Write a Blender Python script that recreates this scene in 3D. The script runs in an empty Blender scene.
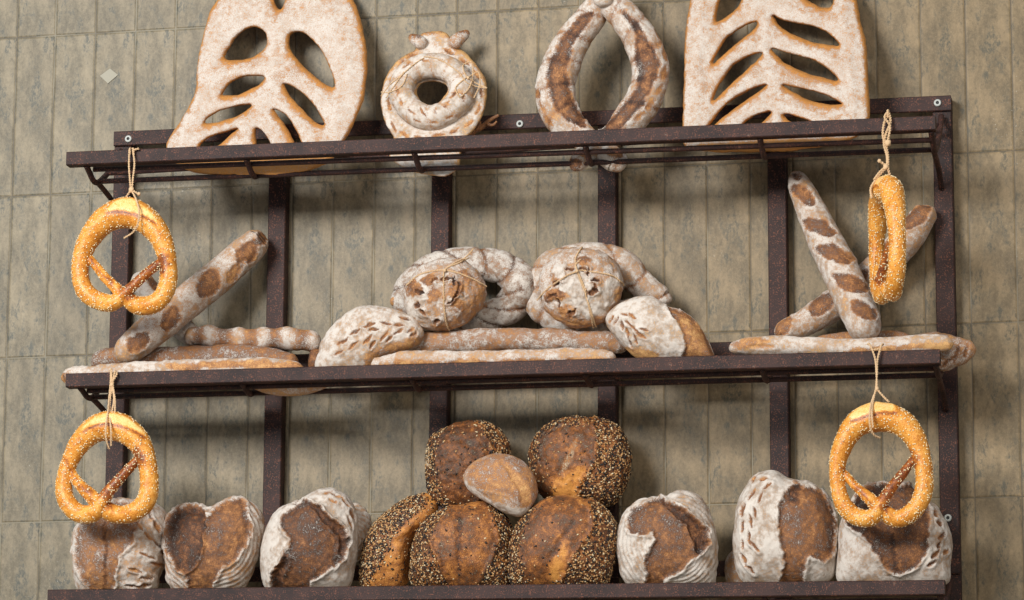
import bpy, math, random
import numpy as np
from mathutils import Matrix, Vector
from mathutils.geometry import delaunay_2d_cdt
random.seed(7); rng = np.random.default_rng(7)
C = bpy.context.scene.collection
SC = bpy.context.scene

# ---------------------------------------------------------------- camera
F = 3604.74; YAW = 0.214845; PITCH = 0.199597; ROLL = 0.004931
ZO = 3.96                                     # the room floor is z = 0, eye level about 1.6 m
CAM = np.array([2.99246, -8.03822, -2.36408 + ZO])
_fw = np.array([-math.sin(YAW)*math.cos(PITCH), math.cos(YAW)*math.cos(PITCH), math.sin(PITCH)])
_r = np.cross(_fw, [0, 0, 1]); _r /= np.linalg.norm(_r); _u = np.cross(_r, _fw)
RT = _r*math.cos(ROLL) + _u*math.sin(ROLL)
UP = -_r*math.sin(ROLL) + _u*math.cos(ROLL)
cd = bpy.data.cameras.new('camera'); cam = bpy.data.objects.new('camera', cd); C.objects.link(cam)
cd.sensor_fit = 'HORIZONTAL'; cd.sensor_width = 36; cd.lens = F/1024*36
cd.clip_start = 0.1; cd.clip_end = 100
cam.matrix_world = Matrix([[RT[i], UP[i], -_fw[i], CAM[i]] for i in range(3)] + [[0, 0, 0, 1]])
SC.camera = cam

# ---------------------------------------------------------------- light and exposure
SC.view_settings.view_transform = 'Standard'
SC.view_settings.look = 'None'
SC.view_settings.gamma = 1
SC.view_settings.use_curve_mapping = False
SC.view_settings.exposure = -0.12
w = bpy.data.worlds.new('world'); SC.world = w; w.use_nodes = True
w.node_tree.nodes['Background'].inputs[0].default_value = (0.86, 0.93, 1.0, 1)
w.node_tree.nodes['Background'].inputs[1].default_value = 0.50

def area(name, loc, target, size, power, col):
    l = bpy.data.lights.new(name, 'AREA'); l.shape = 'RECTANGLE'; l.size, l.size_y = size
    l.energy = power; l.color = col
    o = bpy.data.objects.new(name, l); C.objects.link(o); o.location = loc
    o.rotation_euler = (Vector(target) - Vector(loc)).to_track_quat('-Z', 'Y').to_euler()
    return o
area('window_light', (-1.2, -6.8, 5.3), (1.25, 0, 2.9), (2.6, 1.8), 680, (1.0, 0.98, 0.95))
area('warm_fill_light', (3.6, -5.2, 4.7), (1.6, 0, 2.9), (1.2, 1.2), 70, (1.0, 0.84, 0.66))  # added warm fill from the right, stands for no known lamp

# ---------------------------------------------------------------- geometry helpers
def ray(px, py):
    d = _fw*F + RT*(px-512) - UP*(py-300)
    return d
def at(px, py, Y):                             # point seen at a pixel, Y metres in front of the wall
    d = ray(px, py); t = (-Y - CAM[1])/d[1]
    return CAM + d*t
def project(P):
    Q = P - CAM; z = Q @ _fw
    return np.stack([512 + F*(Q @ RT)/z, 300 - F*(Q @ UP)/z], -1)

def hash3(i):
    n = (i[..., 0]*73856093) ^ (i[..., 1]*19349663) ^ (i[..., 2]*83492791)
    n = (n ^ (n >> 13))*1274126177 & 0x7fffffff
    n = (n ^ (n >> 16)) & 0xffffff
    return n/float(0xffffff)
def vnoise(P, scale, seed=0):
    Q = P*scale + seed*17.31 + 1000
    i = np.floor(Q).astype(np.int64); f = Q - i; f = f*f*(3-2*f); o = 0
    for a in (0, 1):
        for b in (0, 1):
            for c in (0, 1):
                wgt = (f[..., 0] if a else 1-f[..., 0])*(f[..., 1] if b else 1-f[..., 1])*(f[..., 2] if c else 1-f[..., 2])
                o = o + wgt*hash3(i + np.array([a, b, c]))
    return o*2-1
def fbm(P, scale, seed=0, octs=3):
    o = 0; a = 1.0; s = 0
    for k in range(octs):
        o = o + a*vnoise(P, scale*2**k, seed+k); s += a; a *= .5
    return o/s
def sstep(a, b, x):
    t = np.clip((x-a)/(b-a), 0, 1); return t*t*(3-2*t)
def crom(pts, n, closed=True):
    pts = np.asarray(pts, float); m = len(pts); out = []
    segs = m if closed else m-1
    for i in range(segs):
        if closed: p = [pts[(i+k-1) % m] for k in range(4)]
        else:
            p = [pts[max(i-1, 0)], pts[i], pts[i+1], pts[min(i+2, m-1)]]
        for t in np.arange(n)/n:
            out.append(.5*(2*p[1] + (p[2]-p[0])*t + (2*p[0]-5*p[1]+4*p[2]-p[3])*t*t + (3*p[1]-p[0]-3*p[2]+p[3])*t**3))
    if not closed: out.append(pts[-1])
    return np.array(out)
def sdist(P, poly):                             # signed distance to a closed polygon, negative inside
    P = P[:, :2]; d2 = np.full(len(P), 1e18); ins = np.zeros(len(P), bool)
    m = len(poly)
    for i in range(m):
        a = poly[i]; b = poly[(i+1) % m]; e = b-a; wv = P-a
        t = np.clip((wv@e)/max(e@e, 1e-12), 0, 1)
        d = wv - t[:, None]*e; d2 = np.minimum(d2, (d**2).sum(1))
        c = ((a[1] > P[:, 1]) != (b[1] > P[:, 1]))
        with np.errstate(divide='ignore', invalid='ignore'):
            xx = (b[0]-a[0])*(P[:, 1]-a[1])/(b[1]-a[1]) + a[0]
        ins ^= c & (P[:, 0] < xx)
    return np.where(ins, -1, 1)*np.sqrt(d2)

def vnormals(V, Fc):
    N = np.zeros_like(V)
    for tri in ([0, 1, 2], [0, 2, 3]) if Fc.shape[1] == 4 else ([0, 1, 2],):
        a, b, c = V[Fc[:, tri[0]]], V[Fc[:, tri[1]]], V[Fc[:, tri[2]]]
        n = np.cross(b-a, c-a)
        for k in tri: np.add.at(N, Fc[:, k], n)
    l = np.linalg.norm(N, axis=1, keepdims=True); l[l == 0] = 1
    return N/l

def mesh_obj(name, V, faces, mat, parent=None, origin=None, attr=None, smooth=True, mats=None, midx=None):
    me = bpy.data.meshes.new(name)
    V = np.asarray(V, float); org = np.zeros(3) if origin is None else np.asarray(origin, float)
    me.from_pydata((V-org).tolist(), [], [list(map(int, f)) for f in faces])
    me.polygons.foreach_set('use_smooth', [smooth]*len(me.polygons))
    for m in (mats or [mat]): me.materials.append(m)
    if midx is not None: me.polygons.foreach_set('material_index', midx)
    if attr is not None:
        ca = me.color_attributes.new('surface', 'FLOAT_COLOR', 'POINT')
        arr = np.ones((len(V), 4), np.float32); arr[:, :attr.shape[1]] = attr
        ca.data.foreach_set('color', arr.ravel())
    me.update()
    o = bpy.data.objects.new(name, me); C.objects.link(o)
    if parent is not None:
        o.parent = parent; o.location = org - np.array(parent.location)
    else: o.location = org
    return o
def tag(o, label=None, cat=None, group=None, kind=None):
    if label: o['label'] = label
    if cat: o['category'] = cat
    if group: o['group'] = group
    if kind: o['kind'] = kind
    return o
def empty(name, loc):
    o = bpy.data.objects.new(name, None); C.objects.link(o); o.location = tuple(loc); o.empty_display_size = .05
    return o

# ---------------------------------------------------------------- materials
def nmat(name):
    m = bpy.data.materials.new(name); m.use_nodes = True; nt = m.node_tree
    return m, nt, nt.nodes['Principled BSDF']
class NB:
    def __init__(s, nt): s.nt = nt
    def n(s, t, **kw):
        x = s.nt.nodes.new(t)
        for k, v in kw.items(): setattr(x, k, v)
        return x
    def l(s, a, b): s.nt.links.new(a, b)
    def math(s, op, a, b=None, c=None, clamp=False):
        x = s.n('ShaderNodeMath', operation=op, use_clamp=clamp)
        for i, v in enumerate((a, b, c)):
            if v is None: continue
            if isinstance(v, (int, float)): x.inputs[i].default_value = v
            else: s.l(v, x.inputs[i])
        return x.outputs[0]
    def noise(s, vec, scale, detail=3, rough=.55, dist=0):
        x = s.n('ShaderNodeTexNoise'); x.inputs['Scale'].default_value = scale
        x.inputs['Detail'].default_value = detail; x.inputs['Roughness'].default_value = rough
        x.inputs['Distortion'].default_value = dist
        s.l(vec, x.inputs['Vector']); return x.outputs['Fac']
    def ramp(s, fac, stops):
        x = s.n('ShaderNodeValToRGB'); r = x.color_ramp
        while len(r.elements) < len(stops): r.elements.new(.5)
        for e, (p, c) in zip(r.elements, stops): e.position = p; e.color = (*c, 1)
        s.l(fac, x.inputs[0]); return x.outputs[0]
    def mix(s, fac, a, b):
        x = s.n('ShaderNodeMix', data_type='RGBA')
        for i, v in ((0, fac), (6, a), (7, b)):
            if isinstance(v, (int, float)): x.inputs[i].default_value = v
            elif isinstance(v, tuple): x.inputs[i].default_value = (*v, 1)
            else: s.l(v, x.inputs[i])
        return x.outputs[2]
    def sm(s, v, a, b):
        x = s.n('ShaderNodeMapRange', interpolation_type='SMOOTHSTEP')
        x.inputs[1].default_value = a; x.inputs[2].default_value = b; s.l(v, x.inputs[0]); return x.outputs[0]
def srgb(r, g, b):
    return tuple(((c/255/12.92) if c/255 <= .04045 else ((c/255+.055)/1.055)**2.4) for c in (r, g, b))

def bread_material(name, stops, flour_col=(214, 207, 198), rough=.8, fine=1.0, bump=.5, spec=.25, mott=1.0):
    m, nt, bs = nmat(name); b = NB(nt)
    tc = b.n('ShaderNodeTexCoord').outputs['Object']
    at_ = b.n('ShaderNodeAttribute'); at_.attribute_name = 'surface'
    sep = b.n('ShaderNodeSeparateColor'); b.l(at_.outputs['Color'], sep.inputs[0])
    fl, to, sh = sep.outputs
    n1 = b.noise(tc, 400*fine, 3, .8); n2 = b.noise(tc, 75, 4, .6); n3 = b.noise(tc, 22, 3, .5)
    t = b.math('ADD', to, b.math('MULTIPLY', b.math('SUBTRACT', n2, .5), 1.15*mott))
    t = b.math('ADD', t, b.math('MULTIPLY', b.math('SUBTRACT', n3, .5), .95*mott))
    t = b.math('ADD', t, b.math('MULTIPLY', b.math('SUBTRACT', n1, .5), 1.6), clamp=True)
    crust = b.ramp(t, [(p, srgb(*c)) for p, c in stops])
    k = b.math('ADD', fl, b.math('MULTIPLY', b.math('SUBTRACT', n1, .5), 2.2))
    k = b.math('ADD', k, b.math('MULTIPLY', b.math('SUBTRACT', n2, .5), .9*mott))
    k = b.math('ADD', k, b.math('MULTIPLY', b.math('SUBTRACT', n3, .5), .6*mott))
    msk = b.sm(k, .25, .85)
    fc = b.mix(b.sm(b.math('ADD', b.math('MULTIPLY', n2, .5), b.math('MULTIPLY', n3, .5)), .38, .58), srgb(flour_col[0]-54*mott, flour_col[1]-60*mott, flour_col[2]-64*mott), srgb(*flour_col))
    col = b.mix(b.math('MULTIPLY', msk, .93), crust, fc)
    b.l(col, bs.inputs['Base Color'])
    b.l(b.math('ADD', rough-.22, b.math('MULTIPLY', msk, .3), clamp=True), bs.inputs['Roughness'])
    bs.inputs['Specular IOR Level'].default_value = spec
    bp = b.n('ShaderNodeBump'); bp.inputs['Strength'].default_value = bump; bp.inputs['Distance'].default_value = .005
    hh = b.math('ADD', b.math('MULTIPLY', n1, .45), n2)
    b.l(hh, bp.inputs['Height']); b.l(bp.outputs[0], bs.inputs['Normal'])
    return m
CRUST = [(0, (212, 168, 112)), (.25, (184, 132, 84)), (.5, (142, 97, 63)), (.75, (98, 65, 46)), (1, (54, 38, 31))]
M_loaf = bread_material('country_crust', CRUST)
M_fou = bread_material('flatbread_crust', [(0, (222, 160, 90)), (.42, (196, 134, 68)), (.72, (138, 98, 66)), (1, (84, 58, 42))], (212, 205, 196), bump=.5, fine=1.1, mott=.28)
M_seed = bread_material('seeded_crust', [(0, (212, 150, 78)), (.3, (172, 112, 58)), (.55, (124, 78, 46)), (.8, (84, 54, 36)), (1, (46, 31, 24))], (200, 180, 150), rough=.68, bump=.4)
M_pretz = bread_material('pretzel_crust', [(0, (244, 204, 134)), (.22, (230, 166, 74)), (.45, (206, 130, 44)), (.75, (146, 78, 34)), (1, (84, 44, 26))], (245, 225, 180), rough=.6, bump=.15, spec=.35, mott=.55)

def plain(name, col, rough=.6, var=.15, scale=200):
    m, nt, bs = nmat(name); b = NB(nt)
    tc = b.n('ShaderNodeTexCoord').outputs['Object']
    n = b.noise(tc, scale, 3); c = srgb(*col)
    b.l(b.mix(n, tuple(x*(1-var) for x in c), tuple(min(1, x*(1+var)) for x in c)), bs.inputs['Base Color'])
    bs.inputs['Roughness'].default_value = rough
    return m
M_sesame = plain('sesame', (244, 226, 184), .5)
M_black = plain('black_seed', (38, 32, 30), .45)
M_tan = plain('tan_flake', (190, 148, 98), .6, .3, 90)
M_pale = plain('pale_flake', (214, 196, 160), .6, .2)
M_twine = plain('jute_twine', (205, 174, 136), .9, .3, 500)
M_screw = plain('zinc_screw', (176, 180, 176), .4, .1)
M_hole = plain('screw_socket', (40, 40, 40), .6, .1)
M_sticker = plain('old_sticker', (150, 146, 130), .6, .08)

def steel():
    m, nt, bs = nmat('rusty_painted_steel'); b = NB(nt)
    tc = b.n('ShaderNodeTexCoord').outputs['Object']
    n1 = b.noise(tc, 330, 2, .6); n2 = b.noise(tc, 9, 4, .6); n3 = b.noise(tc, 60, 4, .65)
    base = b.mix(b.sm(n2, .35, .65), srgb(33, 21, 21), srgb(56, 37, 34))
    rust = b.mix(b.sm(b.math('ADD', n1, b.math('MULTIPLY', b.math('SUBTRACT', n3, .5), .5)), .54, .70), base, srgb(108, 66, 50))
    worn = b.mix(b.math('MULTIPLY', b.sm(n3, .64, .76), b.sm(n2, .5, .62)), rust, srgb(116, 108, 98))
    b.l(worn, bs.inputs['Base Color']); bs.inputs['Roughness'].default_value = .62; bs.inputs['Specular IOR Level'].default_value = .3
    bp = b.n('ShaderNodeBump'); bp.inputs['Strength'].default_value = .35; bp.inputs['Distance'].default_value = .002
    b.l(n1, bp.inputs['Height']); b.l(bp.outputs[0], bs.inputs['Normal'])
    return m
M_steel = steel()

def tile_mat():
    m, nt, bs = nmat('glazed_stone_tiles'); b = NB(nt)
    uv = b.n('ShaderNodeUVMap'); uv.uv_map = 'tiles'
    s = b.n('ShaderNodeSeparateXYZ'); b.l(uv.outputs[0], s.inputs[0])
    u, v = s.outputs[0], s.outputs[1]
    fu = b.math('FRACT', u); fv = b.math('FRACT', v)
    cell = b.n('ShaderNodeCombineXYZ'); b.l(b.math('FLOOR', u), cell.inputs[0]); b.l(b.math('FLOOR', v), cell.inputs[1])
    wn = b.n('ShaderNodeTexWhiteNoise', noise_dimensions='3D'); b.l(cell.outputs[0], wn.inputs['Vector'])
    pc = b.n('ShaderNodeCombineXYZ'); b.l(fu, pc.inputs[0]); b.l(b.math('MULTIPLY', fv, 2.0), pc.inputs[1])
    b.l(b.math('MULTIPLY', wn.outputs['Value'], .16), pc.inputs[2])          # one printed motif, slightly different on each tile
    P = pc.outputs[0]
    a = b.noise(P, 1.6, 5, .6, .3); bb = b.noise(P, 5.5, 6, .75, .3); c = b.noise(P, 17, 5, .8); fine = b.noise(P, 48, 3, .8)
    geo = b.n('ShaderNodeTexCoord').outputs['Object']
    big = b.noise(geo, .9, 2); cloud = b.noise(geo, 9, 4, .6); grain = b.noise(geo, 130, 4, .8)
    k = b.math('ADD', b.math('MULTIPLY', a, .45), b.math('ADD', b.math('MULTIPLY', bb, .33), b.math('MULTIPLY', grain, .22)))
    col = b.ramp(k, [(.34, srgb(84, 78, 64)), (.43, srgb(112, 103, 85)), (.51, srgb(138, 126, 104)), (.64, srgb(164, 149, 124))])
    side = b.math('ADD', b.sm(fu, .74, .98), b.math('MULTIPLY', b.sm(b.math('SUBTRACT', 1, fu), .9, 1.0), .35))
    reg = b.sm(b.math('ADD', b.noise(P, 2.6, 4, .6, .2), b.math('MULTIPLY', side, .07)), .46, .60)
    smud = b.sm(b.math('ADD', bb, b.math('MULTIPLY', b.math('SUBTRACT', c, .5), .8)), .42, .66)
    col = b.mix(b.math('MULTIPLY', b.math('MULTIPLY', smud, reg), .88), col, srgb(78, 82, 77))
    col = b.mix(b.math('MULTIPLY', b.sm(c, .56, .74), .35), col, srgb(84, 78, 66))
    col = b.mix(b.math('MULTIPLY', b.sm(fine, .5, .75), .3), col, srgb(184, 168, 142))
    # tile-to-tile and slow hue drift (greyer to the left, browner to the right)
    gx = b.n('ShaderNodeSeparateXYZ'); b.l(geo, gx.inputs[0])
    warm = b.sm(b.math('ADD', gx.outputs[0], b.math('MULTIPLY', b.math('SUBTRACT', big, .5), 1.5)), 0.1, 2.2)
    tint = b.mix(warm, (0.83, 0.85, 0.85), (0.86, 0.78, 0.66))
    mul = b.n('ShaderNodeMix', data_type='RGBA', blend_type='MULTIPLY'); mul.inputs[0].default_value = 1
    b.l(col, mul.inputs[6]); b.l(tint, mul.inputs[7]); col = mul.outputs[2]
    val = b.math('ADD', .93, b.math('MULTIPLY', wn.outputs['Value'], .14))
    val = b.math('MULTIPLY', val, b.math('ADD', .86, b.math('MULTIPLY', cloud, .28)))
    hs = b.n('ShaderNodeHueSaturation'); b.l(col, hs.inputs['Color']); b.l(val, hs.inputs['Value']); col = hs.outputs[0]
    du = b.math('MINIMUM', fu, b.math('SUBTRACT', 1, fu)); dv = b.math('MULTIPLY', b.math('MINIMUM', fv, b.math('SUBTRACT', 1, fv)), 4)
    d = b.math('MINIMUM', du, dv)
    joint = b.math('SUBTRACT', 1, b.sm(d, .007, .020))
    jc = b.mix(b.sm(b.noise(geo, 3.1, 2), .5, .6), srgb(66, 60, 50), srgb(128, 122, 106))
    col = b.mix(b.math('MULTIPLY', joint, .7), col, jc)
    dust = b.math('MULTIPLY', b.sm(b.noise(geo, 170, 3, .8), .62, .68), b.sm(b.noise(geo, 3.4, 2), .58, .66))
    col = b.mix(b.math('MULTIPLY', dust, .7), col, srgb(196, 194, 184))      # flour flecks stuck to the tiles
    b.l(col, bs.inputs['Base Color']); bs.inputs['Roughness'].default_value = .5
    bs.inputs['Specular IOR Level'].default_value = .3
    h = b.math('ADD', b.sm(d, .005, .05), b.math('MULTIPLY', k, .25))
    bp = b.n('ShaderNodeBump'); bp.inputs['Strength'].default_value = .5; bp.inputs['Distance'].default_value = .003
    b.l(h, bp.inputs['Height']); b.l(bp.outputs[0], bs.inputs['Normal'])
    return m

# ---------------------------------------------------------------- the wall and floor
JX = [0, .098, .201, .303, .404, .505, .605, .705, .804, .904, 1.004, 1.102, 1.201, 1.299, 1.398, 1.498, 1.599, 1.700, 1.800, 1.899, 1.998, 2.097, 2.199, 2.302, 2.407]
for k in range(16): JX.insert(0, JX[0]-.1)
for k in range(16): JX.append(JX[-1]+.1)
JZ = [(.3975*k) for k in range(3, -12, -1)]
V = []; uvs = []
zs = [z+ZO for z in JZ if z+ZO > 0] + [0.0]
for j, z in enumerate(zs):
    for i, x in enumerate(JX): V.append((x, 0, z))
nx = len(JX); Fs = []; 
for j in range(len(zs)-1):
    for i in range(nx-1): Fs.append((j*nx+i, (j+1)*nx+i, (j+1)*nx+i+1, j*nx+i+1))
wall = mesh_obj('wall_back', V, Fs, tile_mat(), smooth=False)
uvl = wall.data.uv_layers.new(name='tiles')
for p in wall.data.polygons:
    for li in p.loop_indices:
        vi = wall.data.loops[li].vertex_index; j, i = divmod(vi, nx)
        vz = 20-j if j < len(zs)-1 else 20-j+1-(zs[j-1]/.3975)
        uvl.data[li].uv = (i, vz)
tag(wall, kind='structure')
fl = mesh_obj('floor', [(-6, -12, 0), (9, -12, 0), (9, .0, 0), (-6, .0, 0)], [(0, 1, 2, 3)], plain('floor_stone', (150, 136, 118), .6, .15, 3), smooth=False)
tag(fl, kind='structure')

# ---------------------------------------------------------------- the steel bread rack
def boxes(name, lst, mat, parent=None, bevel=.002, origin=None):
    V = []; Fs = []
    for (x0, x1, y0, y1, z0, z1) in lst:
        b = bevel; n = len(V)
        # chamfered bar: eight-sided section along its longest axis
        L = [x1-x0, y1-y0, z1-z0]; ax = L.index(max(L)); o = [i for i in range(3) if i != ax]
        lo = (x0, y0, z0); hi = (x1, y1, z1)
        sec = []
        a0, a1 = lo[o[0]], hi[o[0]]; c0, c1 = lo[o[1]], hi[o[1]]
        sec = [(a0+b, c0), (a1-b, c0), (a1, c0+b), (a1, c1-b), (a1-b, c1), (a0+b, c1), (a0, c1-b), (a0, c0+b)]
        for e, ins in ((lo[ax], True), (hi[ax], True)):
            for s in sec:
                p = [0, 0, 0]; p[ax] = e; p[o[0]] = s[0]; p[o[1]] = s[1]; V.append(p)
        for k in range(8):
            q = (k+1) % 8; Fs.append((n+k, n+q, n+8+q, n+8+k) if ax != 1 else (n+k, n+8+k, n+8+q, n+q))
        Fs.append(tuple(n+7-k for k in range(8)) if ax != 1 else tuple(n+k for k in range(8)))
        Fs.append(tuple(n+8+k for k in range(8)) if ax != 1 else tuple(n+15-k for k in range(8)))
    return mesh_obj(name, V, Fs, mat, parent, origin=origin if origin is not None else np.mean(np.array(V), 0), smooth=False)
def pipe(name, pts, r, mat, parent=None, n=10, origin=None):
    P = np.asarray(pts, float); T = np.gradient(P, axis=0); T /= np.linalg.norm(T, axis=1, keepdims=True)
    ref = np.array([1., 0, 0]) if abs(T[:, 0]).max() < .9 else np.array([0, 0, 1.])
    V = []; Fs = []
    for p, t in zip(P, T):
        a = np.cross(t, ref); a /= np.linalg.norm(a); b = np.cross(t, a)
        for k in range(n):
            q = 2*math.pi*k/n; V.append(p + r*(a*math.cos(q)+b*math.sin(q)))
    m = len(P)
    for i in range(m-1):
        for k in range(n): Fs.append((i*n+k, i*n+(k+1) % n, (i+1)*n+(k+1) % n, (i+1)*n+k))
    Fs.append(tuple(range(n))[::-1]); Fs.append(tuple((m-1)*n+k for k in range(n)))
    return mesh_obj(name, V, Fs, mat, parent, origin=origin if origin is not None else P.mean(0))
def rot_cut(o): return o

rack = empty('bread_rack', (1.27, 0, 2.0))
tag(rack, 'dark rust-brown steel wall rack with three slatted shelves holding all the loaves', 'rack')
UX = [.290, .676, 1.073, 1.470, 1.867, 2.248]
for x in UX:
    boxes('upright', [(x-.0215, x+.0215, -.036, -.001, 1.90, ZO-.2605-.006*(x-.29))], M_steel, rack)
SHELF = [dict(ft=(-.3735, -.3865), bt=(-.259, -.271), low=(.225, -.432), x0=.247, x1=2.259,
              rods=[(.272, -.408, -.431), (.222, -.425, -.441), (.150, -.388, -.366), (.085, -.352, -.352)]),
         dict(ft=(-.8965, -.9100), bt=(-.815, -.829), low=(.225, -.940), x0=.262, x1=2.259,
              rods=[(.272, -.931, -.944), (.222, -.937, -.951), (.150, -.906, -.920), (.085, -.878, -.890)]),
         dict(ft=(-1.393, -1.414), bt=(-1.312, -1.332), low=(.225, -1.452), x0=.234, x1=2.260,
              rods=[(.272, -1.434, -1.454), (.222, -1.450, -1.470), (.150, -1.420, -1.438), (.085, -1.388, -1.404)])]
def sloped_bar(name, s, x0, x1, y0, y1, z0, z1, hgt):
    o = boxes(name, [(x0, x1, y0, y1, z0+ZO-hgt, z0+ZO)], M_steel, rack)
    for v in o.data.vertices: v.co.z += (z1-z0)*((v.co.x+o.location.x+rack.location.x-x0)/(x1-x0))
    return o
for s in SHELF:
    sloped_bar('front_rail', s, s['x0'], s['x1'], -.315, -.285, *s['ft'], .032)
    sloped_bar('back_rail', s, .269, 2.270, -.044, -.0365, *s['bt'], .036)
    for (Y, za, zb) in s['rods']:
        pipe('rod', [(.30 if Y > .2 else .292, -Y, za+ZO), (2.245, -Y, zb+ZO)], .0062, M_steel, rack)
    for i, x in enumerate(UX):
        t = (x-.29)/1.958; ft = s['ft'][0]*(1-t)+s['ft'][1]*t+ZO; bt = s['bt'][0]*(1-t)+s['bt'][1]*t+ZO
        zl = s['rods'][1][1]*(1-t)+s['rods'][1][2]*t-.001+ZO
        prof = crom([(-.297, ft-.030), (-.275, ft-.030-(ft-.030-zl)*.45), (-.240, zl-.002), (-.200, zl+.006), (-.120, zl+.055), (-.048, bt-.05)], 6, False)
        pipe('bracket', [(x, p[0], p[1]) for p in prof], .0068, M_steel, rack)
        if i in (0, 5):
            br = crom([(-.205, zl+.004), (-.150, zl-.004), (-.085, zl-.018), (-.038, zl-.045)], 5, False)
            pipe('brace', [(x-.004, p[0], p[1]) for p in br], .0065, M_steel, rack)
def screw(px, py, Y):
    p = at(px, py, Y); V = []; Fs = []; n = 18
    for (r, dy) in ((.0085, 0), (.0085, -.0025), (.007, -.004), (.0038, -.004), (.003, -.0018), (.0001, -.0018)):
        for k in range(n): V.append((p[0]+r*math.cos(2*math.pi*k/n), p[1]+dy, p[2]+r*math.sin(2*math.pi*k/n)))
    mi = []
    for i in range(5):
        for k in range(n): Fs.append((i*n+k, i*n+(k+1) % n, (i+1)*n+(k+1) % n, (i+1)*n+k)); mi.append(1 if i > 2 else 0)
    mesh_obj('screw', V, Fs, None, rack, origin=p, mats=[M_screw, M_hole], midx=mi)
screw(128.5, 139, .0445); screw(520, 124, .0445); screw(937.6, 103, .0445); screw(948, 518, .0365)

# ---------------------------------------------------------------- dough builders
GRP = {}
def paint(V, N, zones, flour, toast, org):
    """surface pattern: flour / toast / seed per vertex, and the relief of the scores"""
    n = len(V); fl = np.full(n, float(flour)); to = np.full(n, float(toast)); sd_ = np.full(n, float(org or 0)); disp = np.zeros(n)
    px = project(V); view = CAM - V; view /= np.linalg.norm(view, axis=1, keepdims=True)
    facing = (N*view).sum(1) > -.05
    wob = np.stack([fbm(V, 45, 3), fbm(V, 45, 8)], -1)*3.2 + np.stack([fbm(V, 170, 5), fbm(V, 170, 6)], -1)*1.1
    for z in zones:
        poly = np.asarray(z['p'], float)
        if z.get('smooth', True): poly = crom(poly, 4)
        lo = poly.min(0)-14; hi = poly.max(0)+14
        idx = np.where(facing & (px[:, 0] > lo[0]) & (px[:, 0] < hi[0]) & (px[:, 1] > lo[1]) & (px[:, 1] < hi[1]))[0]
        if not len(idx): continue
        d = sdist(px[idx] + wob[idx]*z.get('wob', 1), poly); w_ = z.get('w', 1.2)
        m = sstep(w_, -w_, d)
        if 'flour' in z: fl[idx] += m*(z['flour']-fl[idx])
        if 'toast' in z: to[idx] += m*(z['toast']-to[idx])
        if 'seed' in z: sd_[idx] += m*(z['seed']-sd_[idx])
        if 'edge' in z: to[idx] += z['edge']*np.exp(-((d+2.0)/2.2)**2)*m
        disp[idx] += m*z.get('h', 0) + z.get('lip', 0)*np.exp(-((d-1.2)/z.get('lw', 2.0))**2)
    return fl, to, sd_, disp

def cut(cx, cy, L, ang, wd=None, **kw):          # a small leaf-shaped snip
    wd = wd or L*.3; a = math.radians(ang); c, s = math.cos(a), math.sin(a)
    wd *= .85; pts = [(-L/2, 0), (-L*.2, -wd/2), (L*.2, -wd/2*.8), (L/2, 0), (L*.15, wd/2), (-L*.25, wd/2*.8)]
    z = dict(p=[(cx+x*c-y*s, cy+x*s+y*c) for x, y in pts], flour=.05, toast=.62, h=-.002, lip=.0012, lw=1.6, w=.8, wob=.7)
    z.update(kw); return z

def finish(name, V, Fc, mat, zones, flour, toast, parent, extra=None, caps=(), seeds=None, base=None, lump=.0022, seed0=0, banneton=None):
    N = vnormals(V, Fc)
    fl, to, sd_, disp = paint(V, N, zones, flour, toast, (seeds or {}).get('base', 0))
    if extra is not None:
        fl2, to2, d2 = extra(V, N, fl, to); fl, to, disp = fl2, to2, disp+d2
    disp = disp + lump*fbm(V, 26, seed0+1) + lump*.45*fbm(V, 90, seed0+2)
    if banneton is not None:
        cx, per, amp = banneton
        q = project(V) - np.array(cx); rr = np.hypot(q[:, 0], q[:, 1]) + 1.6*fbm(V, 30, 4)
        s = np.sin(rr/per*2*math.pi); fl = fl + amp*s*(fl > .3); disp = disp + .0009*s*(fl > .3)
    V2 = V + N*disp[:, None]
    org = np.array([V2[:, 0].mean(), V2[:, 1].mean(), V2[:, 2].min()]) if base is None else base
    if parent == 'root':
        o = mesh_obj(name, V2, Fc.tolist()+list(caps), mat, None, origin=org, attr=np.stack([fl, to, sd_], -1))
    else:
        o = mesh_obj(name, V2, Fc.tolist()+list(caps), mat, parent, origin=V2.mean(0), attr=np.stack([fl, to, sd_], -1))
    if seeds: scatter(o, V2, Fc, sd_, **{k: v for k, v in seeds.items() if k != 'base'})
    return o

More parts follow.
